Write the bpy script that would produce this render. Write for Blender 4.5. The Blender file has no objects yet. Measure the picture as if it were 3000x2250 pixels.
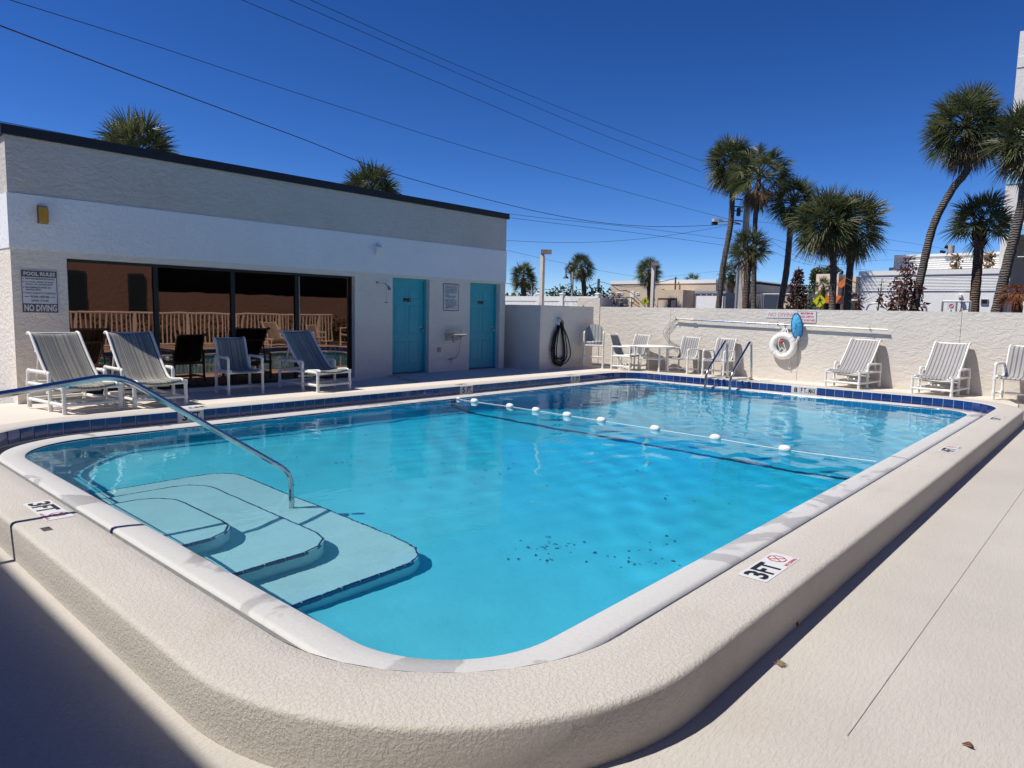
import bpy, bmesh, math, random
from mathutils import Vector, Matrix
PI = math.pi
R = math.radians
rng = random.Random(7)
SC = bpy.context.scene
COL = SC.collection

# ------------------------------------------------------------------ camera
CAM = Vector((-2.4957, -9.4606, 1.42196))
F_PX, YAW, PITCH, ROLL = 2030.3, 0.727138, 0.103749, 0.022469
cy, sy, cp, sp = math.cos(YAW), math.sin(YAW), math.cos(PITCH), math.sin(PITCH)
FWD = Vector((cy * cp, sy * cp, -sp))
_r = Vector((sy, -cy, 0))
_u = _r.cross(FWD)
RIGHT = _r * math.cos(ROLL) + _u * math.sin(ROLL)
UP = _u * math.cos(ROLL) - _r * math.sin(ROLL)
cam_d = bpy.data.cameras.new('camera')
cam_d.sensor_fit = 'HORIZONTAL'
cam_d.sensor_width = 36.0
cam_d.lens = F_PX / 3000 * 36
cam_d.clip_end = 3000
cam = bpy.data.objects.new('camera', cam_d)
COL.objects.link(cam)
m3 = Matrix((RIGHT, UP, -FWD)).transposed()
cam.matrix_world = Matrix.Translation(CAM) @ m3.to_4x4()
SC.camera = cam

# ------------------------------------------------------------------ sky, sun, exposure
SUN_DIR = Vector((-0.53, 0.385, 1.0)).normalized()       # towards the sun
SUN_EL = math.asin(SUN_DIR.z)
SUN_AZ = math.atan2(SUN_DIR.x, SUN_DIR.y)
world = bpy.data.worlds.new('World')
SC.world = world
world.use_nodes = True
wt = world.node_tree
wt.nodes.clear()
wo = wt.nodes.new('ShaderNodeOutputWorld')
bg = wt.nodes.new('ShaderNodeBackground')
sky = wt.nodes.new('ShaderNodeTexSky')
sky.sky_type = 'NISHITA'
sky.sun_disc = False
sky.sun_elevation = SUN_EL
sky.sun_rotation = SUN_AZ
sky.altitude = 0
sky.air_density = 0.7
sky.dust_density = 0.0
sky.ozone_density = 3.0
hs = wt.nodes.new('ShaderNodeHueSaturation')
hs.inputs['Saturation'].default_value = 1.22
tn = wt.nodes.new('ShaderNodeMix'); tn.data_type = 'RGBA'; tn.blend_type = 'MULTIPLY'
tn.inputs[0].default_value = 1.0
tn.inputs[7].default_value = (.82, .86, 1.0, 1)      # deep polarised blue of this winter sky
wt.links.new(sky.outputs[0], hs.inputs['Color'])
wt.links.new(hs.outputs[0], tn.inputs[6])
gm = wt.nodes.new('ShaderNodeGamma'); gm.inputs[1].default_value = 1.3
ks = [wt.nodes.new('ShaderNodeVectorMath') for _ in range(2)]
for n_, k_ in zip(ks, (.2, 5.0)):
    n_.operation = 'SCALE'; n_.inputs['Scale'].default_value = k_
wt.links.new(tn.outputs[2], ks[0].inputs[0]); wt.links.new(ks[0].outputs[0], gm.inputs[0])
wt.links.new(gm.outputs[0], ks[1].inputs[0]); wt.links.new(ks[1].outputs[0], bg.inputs[0])
wt.links.new(bg.outputs[0], wo.inputs[0])
bg.inputs[1].default_value = 0.095
sun_d = bpy.data.lights.new('sun', 'SUN')
sun_d.energy = 4.3
sun_d.angle = R(0.53)
sun_d.color = (1.0, 0.945, 0.85)
sun = bpy.data.objects.new('sun', sun_d)
sun.rotation_euler = SUN_DIR.to_track_quat('Z', 'Y').to_euler()
sun.location = (0, 0, 30)
COL.objects.link(sun)
SC.view_settings.view_transform = 'Standard'
SC.view_settings.look = 'None'
SC.view_settings.exposure = 0.30
SC.view_settings.gamma = 1.0
SC.view_settings.use_curve_mapping = False
SC.render.engine = 'CYCLES'
SC.cycles.use_denoising = True
SC.cycles.max_bounces = 10
SC.cycles.transmission_bounces = 6
SC.cycles.transparent_max_bounces = 8
SC.cycles.sample_clamp_indirect = 6.0
try:
    SC.cycles.denoiser = 'OPENIMAGEDENOISE'
except Exception:
    pass
sun_d.cycles.is_caustics_light = True

# ------------------------------------------------------------------ helpers
def px_ray(x, y):
    return RIGHT * ((x - 1500) / F_PX) - UP * ((y - 1125) / F_PX) + FWD
def at(x, y, d):
    """world point seen at photo pixel (x, y), d metres away over the ground"""
    v = px_ray(x, y)
    return CAM + v * (d / math.hypot(v.x, v.y))
def atX(x, y, X):
    v = px_ray(x, y)
    return CAM + v * ((X - CAM.x) / v.x)
def atY(x, y, Y):
    v = px_ray(x, y)
    return CAM + v * ((Y - CAM.y) / v.y)

def tag(o, label=None, cat=None, group=None, kind=None):
    if label: o['label'] = label
    if cat: o['category'] = cat
    if group: o['group'] = group
    if kind: o['kind'] = kind
    return o
def thing(name, label, cat, loc=(0, 0, 0), rz=0.0, group=None, kind=None):
    o = bpy.data.objects.new(name, None)
    o.empty_display_size = 0.1
    COL.objects.link(o)
    o.location = loc
    o.rotation_euler = (0, 0, rz)
    return tag(o, label, cat, group, kind)
def link(name, me, parent=None, loc=None, rz=None):
    o = bpy.data.objects.new(name, me)
    COL.objects.link(o)
    if parent: o.parent = parent
    if loc is not None: o.location = loc
    if rz is not None: o.rotation_euler = (0, 0, rz)
    return o
def kids(o):
    return [c for c in o.children]
def dup(root, loc, rz, label=None, group=None):
    r = root.copy(); COL.objects.link(r)
    r.location = loc; r.rotation_euler = (0, 0, rz)
    if label: r['label'] = label
    if group: r['group'] = group
    for ch in kids(root):
        c = ch.copy(); COL.objects.link(c); c.parent = r
        for g in kids(ch):
            d = g.copy(); COL.objects.link(d); d.parent = c
    return r

class MB:
    def __init__(s):
        s.v = []; s.f = []; s.m = []; s.s = []
    def add(s, vs, fs, m=0, smooth=False):
        b = len(s.v)
        s.v += [tuple(p) for p in vs]
        for f in fs:
            s.f.append(tuple(b + i for i in f)); s.m.append(m); s.s.append(smooth)
        return s
    def quad(s, a, b, c, d, m=0):
        return s.add([a, b, c, d], [(0, 1, 2, 3)], m)
    def box(s, c, size, rz=0.0, m=0, mat=None):
        hx, hy, hz = size[0] / 2, size[1] / 2, size[2] / 2
        pts = [Vector((x, y, z)) for x in (-hx, hx) for y in (-hy, hy) for z in (-hz, hz)]
        if mat is not None: pts = [mat @ p for p in pts]
        if rz:
            q = Matrix.Rotation(rz, 3, 'Z'); pts = [q @ p for p in pts]
        c = Vector(c)
        return s.add([p + c for p in pts],
                     [(0, 1, 3, 2), (4, 6, 7, 5), (0, 4, 5, 1), (2, 3, 7, 6), (0, 2, 6, 4), (1, 5, 7, 3)], m)
    def box2(s, a, b, m=0):
        return s.box([(a[i] + b[i]) / 2 for i in range(3)], [abs(b[i] - a[i]) for i in range(3)], 0, m)
    def prism(s, poly, z0, z1, m=0):
        n = len(poly)
        vs = [(p[0], p[1], z0) for p in poly] + [(p[0], p[1], z1) for p in poly]
        fs = [tuple(reversed(range(n))), tuple(range(n, 2 * n))]
        fs += [(i, (i + 1) % n, n + (i + 1) % n, n + i) for i in range(n)]
        return s.add(vs, fs, m)
    def tube(s, path, r, n=10, m=0, closed=False, caps=True):
        P = [Vector(p) for p in path]
        k = len(P)
        rs = r if isinstance(r, (list, tuple)) else [r] * k
        T = []
        for i in range(k):
            a = P[(i - 1) % k] if (closed or i > 0) else P[i]
            b = P[(i + 1) % k] if (closed or i < k - 1) else P[i]
            T.append((b - a).normalized())
        ref = Vector((0, 0, 1)) if abs(T[0].z) < 0.9 else Vector((1, 0, 0))
        N = (ref - T[0] * ref.dot(T[0])).normalized()
        vs = []
        for i in range(k):
            N = (N - T[i] * N.dot(T[i])).normalized()
            B = T[i].cross(N)
            for j in range(n):
                a = 2 * PI * j / n
                vs.append(P[i] + (N * math.cos(a) + B * math.sin(a)) * rs[i])
        fs = []
        for i in range(k if closed else k - 1):
            for j in range(n):
                i2 = (i + 1) % k
                fs.append((i * n + j, i * n + (j + 1) % n, i2 * n + (j + 1) % n, i2 * n + j))
        s.add(vs, fs, m, True)
        if caps and not closed:
            s.add(vs[:n], [tuple(reversed(range(n)))], m)
            s.add(vs[-n:], [tuple(range(n))], m)
        return s
    def lathe(s, prof, n=24, c=(0, 0, 0), axis='Z', m=0, smooth=True):
        vs = []
        for (r, z) in prof:
            for j in range(n):
                a = 2 * PI * j / n
                if axis == 'Z': p = (r * math.cos(a), r * math.sin(a), z)
                elif axis == 'X': p = (z, r * math.cos(a), r * math.sin(a))
                else: p = (r * math.cos(a), z, r * math.sin(a))
                vs.append((p[0] + c[0], p[1] + c[1], p[2] + c[2]))
        fs = []
        for i in range(len(prof) - 1):
            for j in range(n):
                fs.append((i * n + j, i * n + (j + 1) % n, (i + 1) * n + (j + 1) % n, (i + 1) * n + j))
        return s.add(vs, fs, m, smooth)
    def loops(s, loops, m=0, smooth=False, flip=False):
        n = len(loops[0])
        vs = [p for l in loops for p in l]
        fs = []
        for i in range(len(loops) - 1):
            for j in range(n):
                q = (i * n + j, i * n + (j + 1) % n, (i + 1) * n + (j + 1) % n, (i + 1) * n + j)
                fs.append(tuple(reversed(q)) if flip else q)
        return s.add(vs, fs, m, smooth)
    def strip(s, rows, m=0, smooth=True):
        n = len(rows[0])
        vs = [p for l in rows for p in l]
        fs = [(i * n + j, i * n + j + 1, (i + 1) * n + j + 1, (i + 1) * n + j)
              for i in range(len(rows) - 1) for j in range(n - 1)]
        return s.add(vs, fs, m, smooth)
    def mesh(s, name, mats, off=None):
        me = bpy.data.meshes.new(name)
        vs = s.v if off is None else [(p[0] - off[0], p[1] - off[1], p[2] - off[2]) for p in s.v]
        me.from_pydata(vs, [], s.f)
        for k in (mats if isinstance(mats, (list, tuple)) else [mats]): me.materials.append(k)
        me.polygons.foreach_set('material_index', s.m)
        me.polygons.foreach_set('use_smooth', s.s)
        me.update()
        return me
    def build(s, name, mats, parent=None, world=True):
        off = parent.location if (parent is not None and world) else None
        return link(name, s.mesh(name, mats, off), parent)
    def text(s, txt, o, xd, yd, w, h, m=0, bold=0.0):
        """flat print filling a w x h box whose lower left corner is o"""
        cu = bpy.data.curves.new('print', 'FONT')
        cu.body = txt; cu.resolution_u = 2; cu.offset = bold
        t = bpy.data.objects.new('print', cu)
        me = bpy.data.meshes.new_from_object(t)
        xs = [v.co.x for v in me.vertices]; ys = [v.co.y for v in me.vertices]
        if xs:
            x0, x1, y0, y1 = min(xs), max(xs), min(ys), max(ys)
            o, xd, yd = Vector(o), Vector(xd).normalized(), Vector(yd).normalized()
            kx, ky = w / max(x1 - x0, 1e-6), h / max(y1 - y0, 1e-6)
            vs = [o + xd * ((v.co.x - x0) * kx) + yd * ((v.co.y - y0) * ky) for v in me.vertices]
            s.add(vs, [tuple(p.vertices) for p in me.polygons], m)
        bpy.data.objects.remove(t); bpy.data.curves.remove(cu); bpy.data.meshes.remove(me)
        return s

def bez(pts, n=8):
    """smooth path through pts (Catmull-Rom)"""
    P = [Vector(p) for p in pts]
    out = []
    for i in range(len(P) - 1):
        p0, p1, p2, p3 = P[max(i - 1, 0)], P[i], P[i + 1], P[min(i + 2, len(P) - 1)]
        for k in range(n):
            t = k / n
            out.append(0.5 * ((2 * p1) + (p2 - p0) * t + (2 * p0 - 5 * p1 + 4 * p2 - p3) * t * t + (3 * p1 - p0 - 3 * p2 + p3) * t ** 3))
    out.append(P[-1])
    return out
def bend(pts, rad, n=6):
    """polyline with its corners rounded"""
    P = [Vector(p) for p in pts]
    out = [P[0]]
    for i in range(1, len(P) - 1):
        a, b, c = P[i - 1], P[i], P[i + 1]
        r = min(rad, (b - a).length * .45, (c - b).length * .45)
        s0 = b + (a - b).normalized() * r; s1 = b + (c - b).normalized() * r
        for k in range(n + 1):
            t = k / n
            out.append(s0 * (1 - t) ** 2 + b * 2 * t * (1 - t) + s1 * t * t)
    out.append(P[-1])
    return out

# ------------------------------------------------------------------ materials
MATS = {}
def nodes(name):
    m = bpy.data.materials.new(name)
    m.use_nodes = True
    t = m.node_tree
    return m, t, t.nodes['Principled BSDF'], t.nodes['Material Output']
def lin(a): return (a[0], a[1], a[2], 1.0)
def coords(t, scale=(1, 1, 1), kind='Object'):
    tc = t.nodes.new('ShaderNodeTexCoord'); mp = t.nodes.new('ShaderNodeMapping')
    mp.inputs['Scale'].default_value = scale
    t.links.new(tc.outputs[kind], mp.inputs[0])
    return mp.outputs[0]
def noise(t, vec, sc, det=4, rough=.6, dist=0.0):
    n = t.nodes.new('ShaderNodeTexNoise')
    n.inputs['Scale'].default_value = sc; n.inputs['Detail'].default_value = det
    n.inputs['Roughness'].default_value = rough; n.inputs['Distortion'].default_value = dist
    t.links.new(vec, n.inputs['Vector'])
    return n.outputs[0]
def ramp(t, fac, stops):
    r = t.nodes.new('ShaderNodeValToRGB')
    e = r.color_ramp.elements
    while len(e) < len(stops): e.new(0.5)
    for i, (p, c) in enumerate(stops):
        e[i].position = p
        e[i].color = lin(c) if isinstance(c, (tuple, list)) else (c, c, c, 1)
    t.links.new(fac, r.inputs[0])
    return r.outputs[0]
def mixc(t, fac, a, b, mode='MIX'):
    n = t.nodes.new('ShaderNodeMix'); n.data_type = 'RGBA'; n.blend_type = mode
    for sock, val in ((n.inputs[0], fac), (n.inputs[6], a), (n.inputs[7], b)):
        if hasattr(val, 'links'): t.links.new(val, sock)
        elif isinstance(val, (tuple, list)): sock.default_value = lin(val)
        else: sock.default_value = val
    return n.outputs[2]
def math_(t, op, a, b=0.0):
    n = t.nodes.new('ShaderNodeMath'); n.operation = op
    for sock, val in ((n.inputs[0], a), (n.inputs[1], b)):
        if hasattr(val, 'links'): t.links.new(val, sock)
        else: sock.default_value = val
    return n.outputs[0]
def bump(t, b, h, dist, strength=1.0, chain=None):
    n = t.nodes.new('ShaderNodeBump')
    n.inputs['Distance'].default_value = dist; n.inputs['Strength'].default_value = strength
    t.links.new(h, n.inputs['Height'])
    if chain: t.links.new(chain, n.inputs['Normal'])
    if b is not None: t.links.new(n.outputs[0], b.inputs['Normal'])
    return n.outputs[0]
def plain(name, col, rough=.5, metal=0.0, spec=.5, var=.12, vs=6.0, bumps=None, coat=0.0):
    """one colour with slight uneven wear, never perfectly flat"""
    m, t, b, o = nodes(name)
    v = coords(t)
    n = noise(t, v, vs, 5, .65)
    c = mixc(t, 1.0, col, ramp(t, n, [(.25, 1 - var), (.75, 1 + var * .5)]), 'MULTIPLY')
    t.links.new(c, b.inputs['Base Color'])
    b.inputs['Roughness'].default_value = rough
    b.inputs['Metallic'].default_value = metal
    b.inputs['Specular IOR Level'].default_value = spec
    b.inputs['Coat Weight'].default_value = coat
    if bumps: bump(t, b, noise(t, v, bumps[0], 5, .6), bumps[1])
    return m
def stucco(name, col, big=7.0, d1=.012, fine=60.0, d2=.004, var=.1, stain=None, lo=.46, hi=.56, stretch=(1, 1, 1)):
    """knock-down plaster: flattened blobs over a fine grain"""
    m, t, b, o = nodes(name)
    v = coords(t, stretch)
    n1 = noise(t, v, big, 5, .62, .4)
    k = ramp(t, n1, [(lo, 0.0), (hi, 1.0)])
    n2 = noise(t, v, fine, 3, .6)
    n3 = noise(t, coords(t), .7, 5, .6)
    c = mixc(t, 1.0, col, ramp(t, n3, [(.3, 1 - var), (.7, 1 + var * .4)]), 'MULTIPLY')
    c = mixc(t, 1.0, c, ramp(t, n2, [(.3, .93), (.7, 1.04)]), 'MULTIPLY')
    if stain:
        n4 = noise(t, coords(t, (1, 1, .35)), 1.6, 6, .7)
        c = mixc(t, ramp(t, n4, [(.55, 0.0), (.75, .45)]), c, stain)
    t.links.new(c, b.inputs['Base Color'])
    b.inputs['Roughness'].default_value = .85
    b.inputs['Specular IOR Level'].default_value = .25
    q = bump(t, None, n2, d2)
    bump(t, b, k, d1, 1.0, q)
    return m

M = MATS
M['curb'] = stucco('curb coating', (.545, .51, .465), 55, .0016, 150, .0014, .07, (.40, .35, .29), .44, .60)
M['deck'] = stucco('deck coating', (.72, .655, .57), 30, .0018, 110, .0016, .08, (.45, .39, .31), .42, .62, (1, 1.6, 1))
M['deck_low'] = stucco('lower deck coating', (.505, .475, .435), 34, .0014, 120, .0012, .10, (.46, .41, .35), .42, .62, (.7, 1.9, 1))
M['slab'] = stucco('entry slab', (.56, .55, .54), 20, .002, 90, .002, .07)
M['wall'] = stucco('back wall stucco', (.66, .615, .555), 6.5, .0042, 60, .002, .06, None, .44, .58, (1, 1, 1.7))
M['house'] = stucco('building stucco', (.83, .765, .675), 9, .005, 55, .003, .06, None, .44, .57, (1, 1, 1.6))
M['house_shaded'] = stucco('shaded upper wall stucco', (.60, .565, .52), 9, .005, 55, .003, .08, (.40, .385, .36), .44, .57, (1, 1, 1.6))  # same stucco as the lower wall, with the upper wall's shade put into the colour
M['band'] = stucco('white band paint', (.84, .86, .88), 14, .003, 70, .003, .04)
M['black_metal'] = plain('black fascia', (.012, .012, .013), .45, var=.3)
M['white_paint'] = plain('white paint', (.80, .79, .76), .45, var=.06)
M['pvc'] = plain('white pvc', (.80, .79, .76), .32, var=.10, vs=14)
M['vinyl'] = plain('white vinyl', (.82, .82, .82), .4, var=.05, vs=3)
M['steel'] = plain('polished steel', (.60, .61, .62), .12, 1.0, var=.25, vs=25)
M['steel_dull'] = plain('dull steel', (.35, .35, .34), .35, 1.0, var=.3, vs=20)
M['brass'] = plain('brass', (.72, .42, .07), .28, 1.0, var=.25, vs=20)
M['black'] = plain('black plastic', (.012, .012, .014), .5, var=.3)
M['rubber'] = plain('black rubber', (.01, .01, .011), .55, var=.3)
M['dark'] = plain('dark interior', (.015, .013, .012), .8)
M['door'] = plain('turquoise door paint', (.03, .40, .49), .38, var=.10, vs=4)
M['sign_white'] = plain('sign white', (.66, .67, .68), .4, var=.07, vs=12)
M['sign_grey'] = plain('sign faded black', (.13, .10, .10), .5, var=.35, vs=9)
M['ink'] = plain('black print', (.015, .015, .018), .5, var=.2)
M['ink_navy'] = plain('faded navy print', (.05, .06, .09), .5, var=.3)
M['red'] = plain('red print', (.62, .03, .04), .5, var=.2)
M['red_faded'] = plain('faded red print', (.62, .28, .27), .5, var=.25, vs=20)
M['yellow_edge'] = plain('worn yellow edge', (.30, .24, .05), .7, var=.6, vs=14)
M['grout'] = plain('grout', (.62, .62, .60), .8, var=.15, vs=20)
M['blue_print'] = plain('dark blue tile trim', (.012, .035, .13), .15, var=.3, vs=15)
def depth_tint_plaster():
    m, t, b, o = nodes('depth tinted pool plaster')
    tc = t.nodes.new('ShaderNodeTexCoord'); sp_ = t.nodes.new('ShaderNodeSeparateXYZ')
    t.links.new(tc.outputs['Object'], sp_.inputs[0])
    k = ramp(t, math_(t, 'DIVIDE', math_(t, 'ADD', sp_.outputs[0], 1.0), 13.0), [(.0, (.16, .60, .70)), (.25, (.075, .58, .74)), (.50, (.010, .55, .76)), (.75, (.008, .50, .72))])  # bluer towards the deep end: light absorbed by the water is put into the colour
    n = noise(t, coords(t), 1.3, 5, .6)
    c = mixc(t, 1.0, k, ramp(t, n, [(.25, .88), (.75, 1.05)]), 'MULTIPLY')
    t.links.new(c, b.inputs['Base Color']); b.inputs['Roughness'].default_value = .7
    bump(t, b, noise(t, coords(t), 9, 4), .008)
    return m
M['plaster'] = depth_tint_plaster()
M['step_plaster'] = plain('step plaster', (.50, .66, .69), .7, var=.08, vs=3.0, bumps=(14, .006))
M['gutter'] = plain('gutter grey', (.30, .30, .29), .8, var=.25, vs=6)
M['cap'] = plain('cream cap', (.66, .62, .56), .7)

def tile_mat():
    m, t, b, o = nodes('blue glazed tile')
    oi = t.nodes.new('ShaderNodeObjectInfo')
    v = coords(t)
    n = noise(t, coords(t, (2, 2, 30)), 3.0, 4, .6)
    c = mixc(t, oi.outputs['Random'], (.008, .032, .16), (.012, .055, .25))
    c = mixc(t, ramp(t, n, [(.5, 0.0), (.8, .35)]), c, (.05, .10, .26))
    t.links.new(c, b.inputs['Base Color'])
    b.inputs['Roughness'].default_value = .12
    b.inputs['Coat Weight'].default_value = .4
    bump(t, b, noise(t, v, 9, 2), .002)
    return m
M['tile'] = tile_mat()

def lip_mat():
    m, t, b, o = nodes('white pool lip')
    v = coords(t)
    n = noise(t, coords(t), 1.15, 4, .55, 1.2)
    wet = ramp(t, n, [(.585, 0.0), (.615, 1.0)])
    n2 = noise(t, v, 40, 3)
    c = mixc(t, wet, (.55, .545, .535), (.44, .435, .425))
    c = mixc(t, 1.0, c, ramp(t, n2, [(.3, .95), (.7, 1.02)]), 'MULTIPLY')
    t.links.new(c, b.inputs['Base Color'])
    t.links.new(ramp(t, wet, [(0.0, .6), (1.0, .22)]), b.inputs['Roughness'])
    bump(t, b, n2, .002)
    return m
M['lip'] = lip_mat()

def water_mat():
    m = bpy.data.materials.new('pool water'); m.use_nodes = True
    t = m.node_tree; t.nodes.clear()
    o = t.nodes.new('ShaderNodeOutputMaterial')
    g = t.nodes.new('ShaderNodeBsdfGlass')
    g.inputs['Roughness'].default_value = 0.0
    g.inputs['IOR'].default_value = 1.333
    g.inputs['Color'].default_value = (.80, .965, .99, 1)
    v = coords(t, (1.0, 1.7, 1))
    n1 = noise(t, v, 1.1, 3, .5, .5)
    n2 = noise(t, coords(t, (1.2, 1, 1)), 6.0, 3, .55, .8)
    patch = ramp(t, noise(t, coords(t), .35, 2), [(.38, .15), (.62, 1.0)])
    h = math_(t, 'ADD', math_(t, 'MULTIPLY', n1, .20), math_(t, 'MULTIPLY', math_(t, 'MULTIPLY', n2, patch), .06))
    nb = bump(t, None, h, .028)
    t.links.new(nb, g.inputs['Normal'])
    t.links.new(g.outputs[0], o.inputs['Surface'])
    return m
M['water'] = water_mat()

def glass_mat():
    m, t, b, o = nodes('bronze mirror glass')
    b.inputs['Base Color'].default_value = (.26, .16, .115, 1)
    b.inputs['Metallic'].default_value = 1.0
    b.inputs['Roughness'].default_value = .015
    n = noise(t, coords(t, (1.4, 1, .7)), 1.5, 1.5, .5, .3)
    bump(t, b, n, .0009)
    return m
M['bronze'] = glass_mat()

def sling(name, cols, sc, seed):
    m, t, b, o = nodes(name)
    v = coords(t, (sc, .0, .0))
    n = noise(t, v, 1.0, 2, .8)
    st = [(.30 + .4 * i / (len(cols) - 1), c) for i, c in enumerate(cols)]
    c = ramp(t, n, st)
    w = noise(t, coords(t), 5, 4)
    c = mixc(t, 1.0, c, ramp(t, w, [(.3, .88), (.7, 1.06)]), 'MULTIPLY')
    t.links.new(c, b.inputs['Base Color'])
    b.inputs['Roughness'].default_value = .7
    f = noise(t, coords(t), 260, 2)
    bump(t, b, f, .0015)
    return m
BE, NV, GB = (.44, .41, .33), (.03, .04, .075), (.20, .23, .27)
M['sling_a'] = sling('beige and navy striped sling', [NV, BE, GB, BE, NV, BE, BE, NV, BE], 46, 1)
def stripes(name, a, b_, c_, f):
    m, t, b, o = nodes(name)
    tc = t.nodes.new('ShaderNodeTexCoord'); sp_ = t.nodes.new('ShaderNodeSeparateXYZ')
    t.links.new(tc.outputs['Object'], sp_.inputs[0])
    w = math_(t, 'SINE', math_(t, 'MULTIPLY', sp_.outputs[0], f))
    w2 = math_(t, 'SINE', math_(t, 'MULTIPLY', sp_.outputs[0], f * 3.0))
    c = mixc(t, ramp(t, w, [(.35, 0.0), (.6, 1.0)]), a, b_)
    c = mixc(t, ramp(t, w2, [(.8, 0.0), (.95, .55)]), c, c_)
    wv = noise(t, coords(t), 6, 4)
    c = mixc(t, 1.0, c, ramp(t, wv, [(.3, .9), (.7, 1.05)]), 'MULTIPLY')
    t.links.new(c, b.inputs['Base Color']); b.inputs['Roughness'].default_value = .7
    return m
M['sling_b'] = stripes('lilac grey striped sling', (.37, .355, .335), (.15, .145, .175), (.09, .10, .14), 95)
M['cushion'] = stripes('cushion stripes', (.50, .49, .43), (.24, .29, .33), (.10, .12, .16), 75)

def leaf_mat(name, c1, c2, rough=.42, spec=.5):
    m, t, b, o = nodes(name)
    oi = t.nodes.new('ShaderNodeObjectInfo')
    n = noise(t, coords(t), 3.0, 3)
    f = math_(t, 'ADD', math_(t, 'MULTIPLY', oi.outputs['Random'], .6), math_(t, 'MULTIPLY', n, .5))
    c = mixc(t, ramp(t, f, [(.2, 0.0), (.8, 1.0)]), c1, c2)
    t.links.new(c, b.inputs['Base Color'])
    b.inputs['Roughness'].default_value = rough
    b.inputs['Specular IOR Level'].default_value = spec
    tr = t.nodes.new('ShaderNodeBsdfTranslucent'); t.links.new(c, tr.inputs[0])
    mx = t.nodes.new('ShaderNodeMixShader'); mx.inputs[0].default_value = .22
    t.links.new(b.outputs[0], mx.inputs[1]); t.links.new(tr.outputs[0], mx.inputs[2])
    t.links.new(mx.outputs[0], o.inputs['Surface'])
    return m
M['frond'] = leaf_mat('palm frond green', (.034, .052, .016), (.17, .185, .075), .45, .5)
M['frond_lime'] = leaf_mat('young palm frond', (.16, .21, .035), (.26, .28, .06))
M['frond_dead'] = leaf_mat('dead palm frond', (.16, .115, .07), (.27, .20, .13), .8, .2)
M['leaf_brown'] = leaf_mat('dead brown leaves', (.055, .022, .018), (.13, .055, .04), .6, .3)
M['leaf_green'] = leaf_mat('shrub leaves', (.03, .05, .018), (.07, .09, .03))
M['leaf_grey'] = leaf_mat('dry grey twigs', (.15, .12, .12), (.24, .20, .19), .8, .2)
M['frond_rust'] = leaf_mat('rusty dead frond', (.20, .07, .03), (.32, .14, .07), .8, .2)
def bark(name, a, b_, rings=9.0):
    m, t, b, o = nodes(name)
    v = coords(t)
    w = t.nodes.new('ShaderNodeTexWave'); w.bands_direction = 'Z'
    w.inputs['Scale'].default_value = rings * .5; w.inputs['Distortion'].default_value = 3.5
    w.inputs['Detail'].default_value = 3; w.inputs['Detail Scale'].default_value = 2.0
    t.links.new(v, w.inputs[0])
    n = noise(t, coords(t, (1, 1, .3)), 9, 5, .7)
    c = mixc(t, ramp(t, n, [(.3, 0.0), (.7, 1.0)]), a, b_)
    c = mixc(t, 1.0, c, ramp(t, w.outputs[1], [(.1, .6), (.6, 1.05)]), 'MULTIPLY')
    t.links.new(c, b.inputs['Base Color']); b.inputs['Roughness'].default_value = .9
    q = bump(t, None, n, .05)
    bump(t, b, w.outputs[1], .04, 1.0, q)
    return m
M['bark'] = bark('grey palm bark', (.10, .085, .075), (.22, .195, .17))
M['bark_brown'] = bark('brown palm bark', (.10, .062, .04), (.20, .135, .09))
M['twig'] = plain('dry twig', (.14, .10, .075), .9, var=.3)

# ------------------------------------------------------------------ pool outline
PX0, PX1, PY0, PY1 = -1.01, 12.45, -7.865, 0.0
CR = {'a': 1.08, 'b': 1.0, 'c': .75, 'd': 1.3}      # near, far-right, far-left, near-left corners
def rrect(off, n=16):
    out = []
    for (cx, cyy, r, a0) in ((PX0, PY0, CR['a'], 180), (PX1, PY0, CR['b'], 270), (PX1, PY1, CR['c'], 0), (PX0, PY1, CR['d'], 90)):
        sx = 1 if cx == PX0 else -1; sy_ = 1 if cyy == PY0 else -1
        c = (cx + sx * r, cyy + sy_ * r); q = max(r + off, .06)
        c = (cx + sx * r, cyy + sy_ * r)
        if r + off < .06:
            c = (cx - sx * (off - .06) , cyy - sy_ * (off - .06))
        for k in range(n + 1):
            a = R(a0 + 90 * k / n)
            out.append((c[0] + q * math.cos(a), c[1] + q * math.sin(a)))
    return out
def loop(off, z, n=16): return [(p[0], p[1], z) for p in rrect(off, n)]
def sd(x, y, off=-.40, r=.9):
    x0, x1, y0, y1 = PX0 - off, PX1 + off, PY0 - off, PY1 + off
    qx = abs(x - (x0 + x1) / 2) - (x1 - x0) / 2 + r; qy = abs(y - (y0 + y1) / 2) - (y1 - y0) / 2 + r
    return -(math.hypot(max(qx, 0), max(qy, 0)) + min(max(qx, qy), 0) - r)   # distance inside
def sstep(a, b, x):
    t = min(max((x - a) / (b - a), 0), 1); return t * t * (3 - 2 * t)
def floor_z(x, y):
    z = -1.10 - .05 * max(x, 0)
    z = -1.10 - .05 * min(max(x, 0), 6.0) - 1.05 * sstep(5.9, 9.6, x)
    d = max(sd(x, y), 0)
    return z + .42 * max(0, 1 - d / .62) ** 2
def deck_z(x, y):
    if y < -1.5 and x < -1.2 or y < -8.05: return -.225
    z = -.004
    z -= .056 * min(max((y - .9) / 1.5, 0), 1) * (1 if x < 6.6 else .5)
    z -= .04 * min(max((x - 12.8) / 1.25, 0), 1)
    return z

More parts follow.
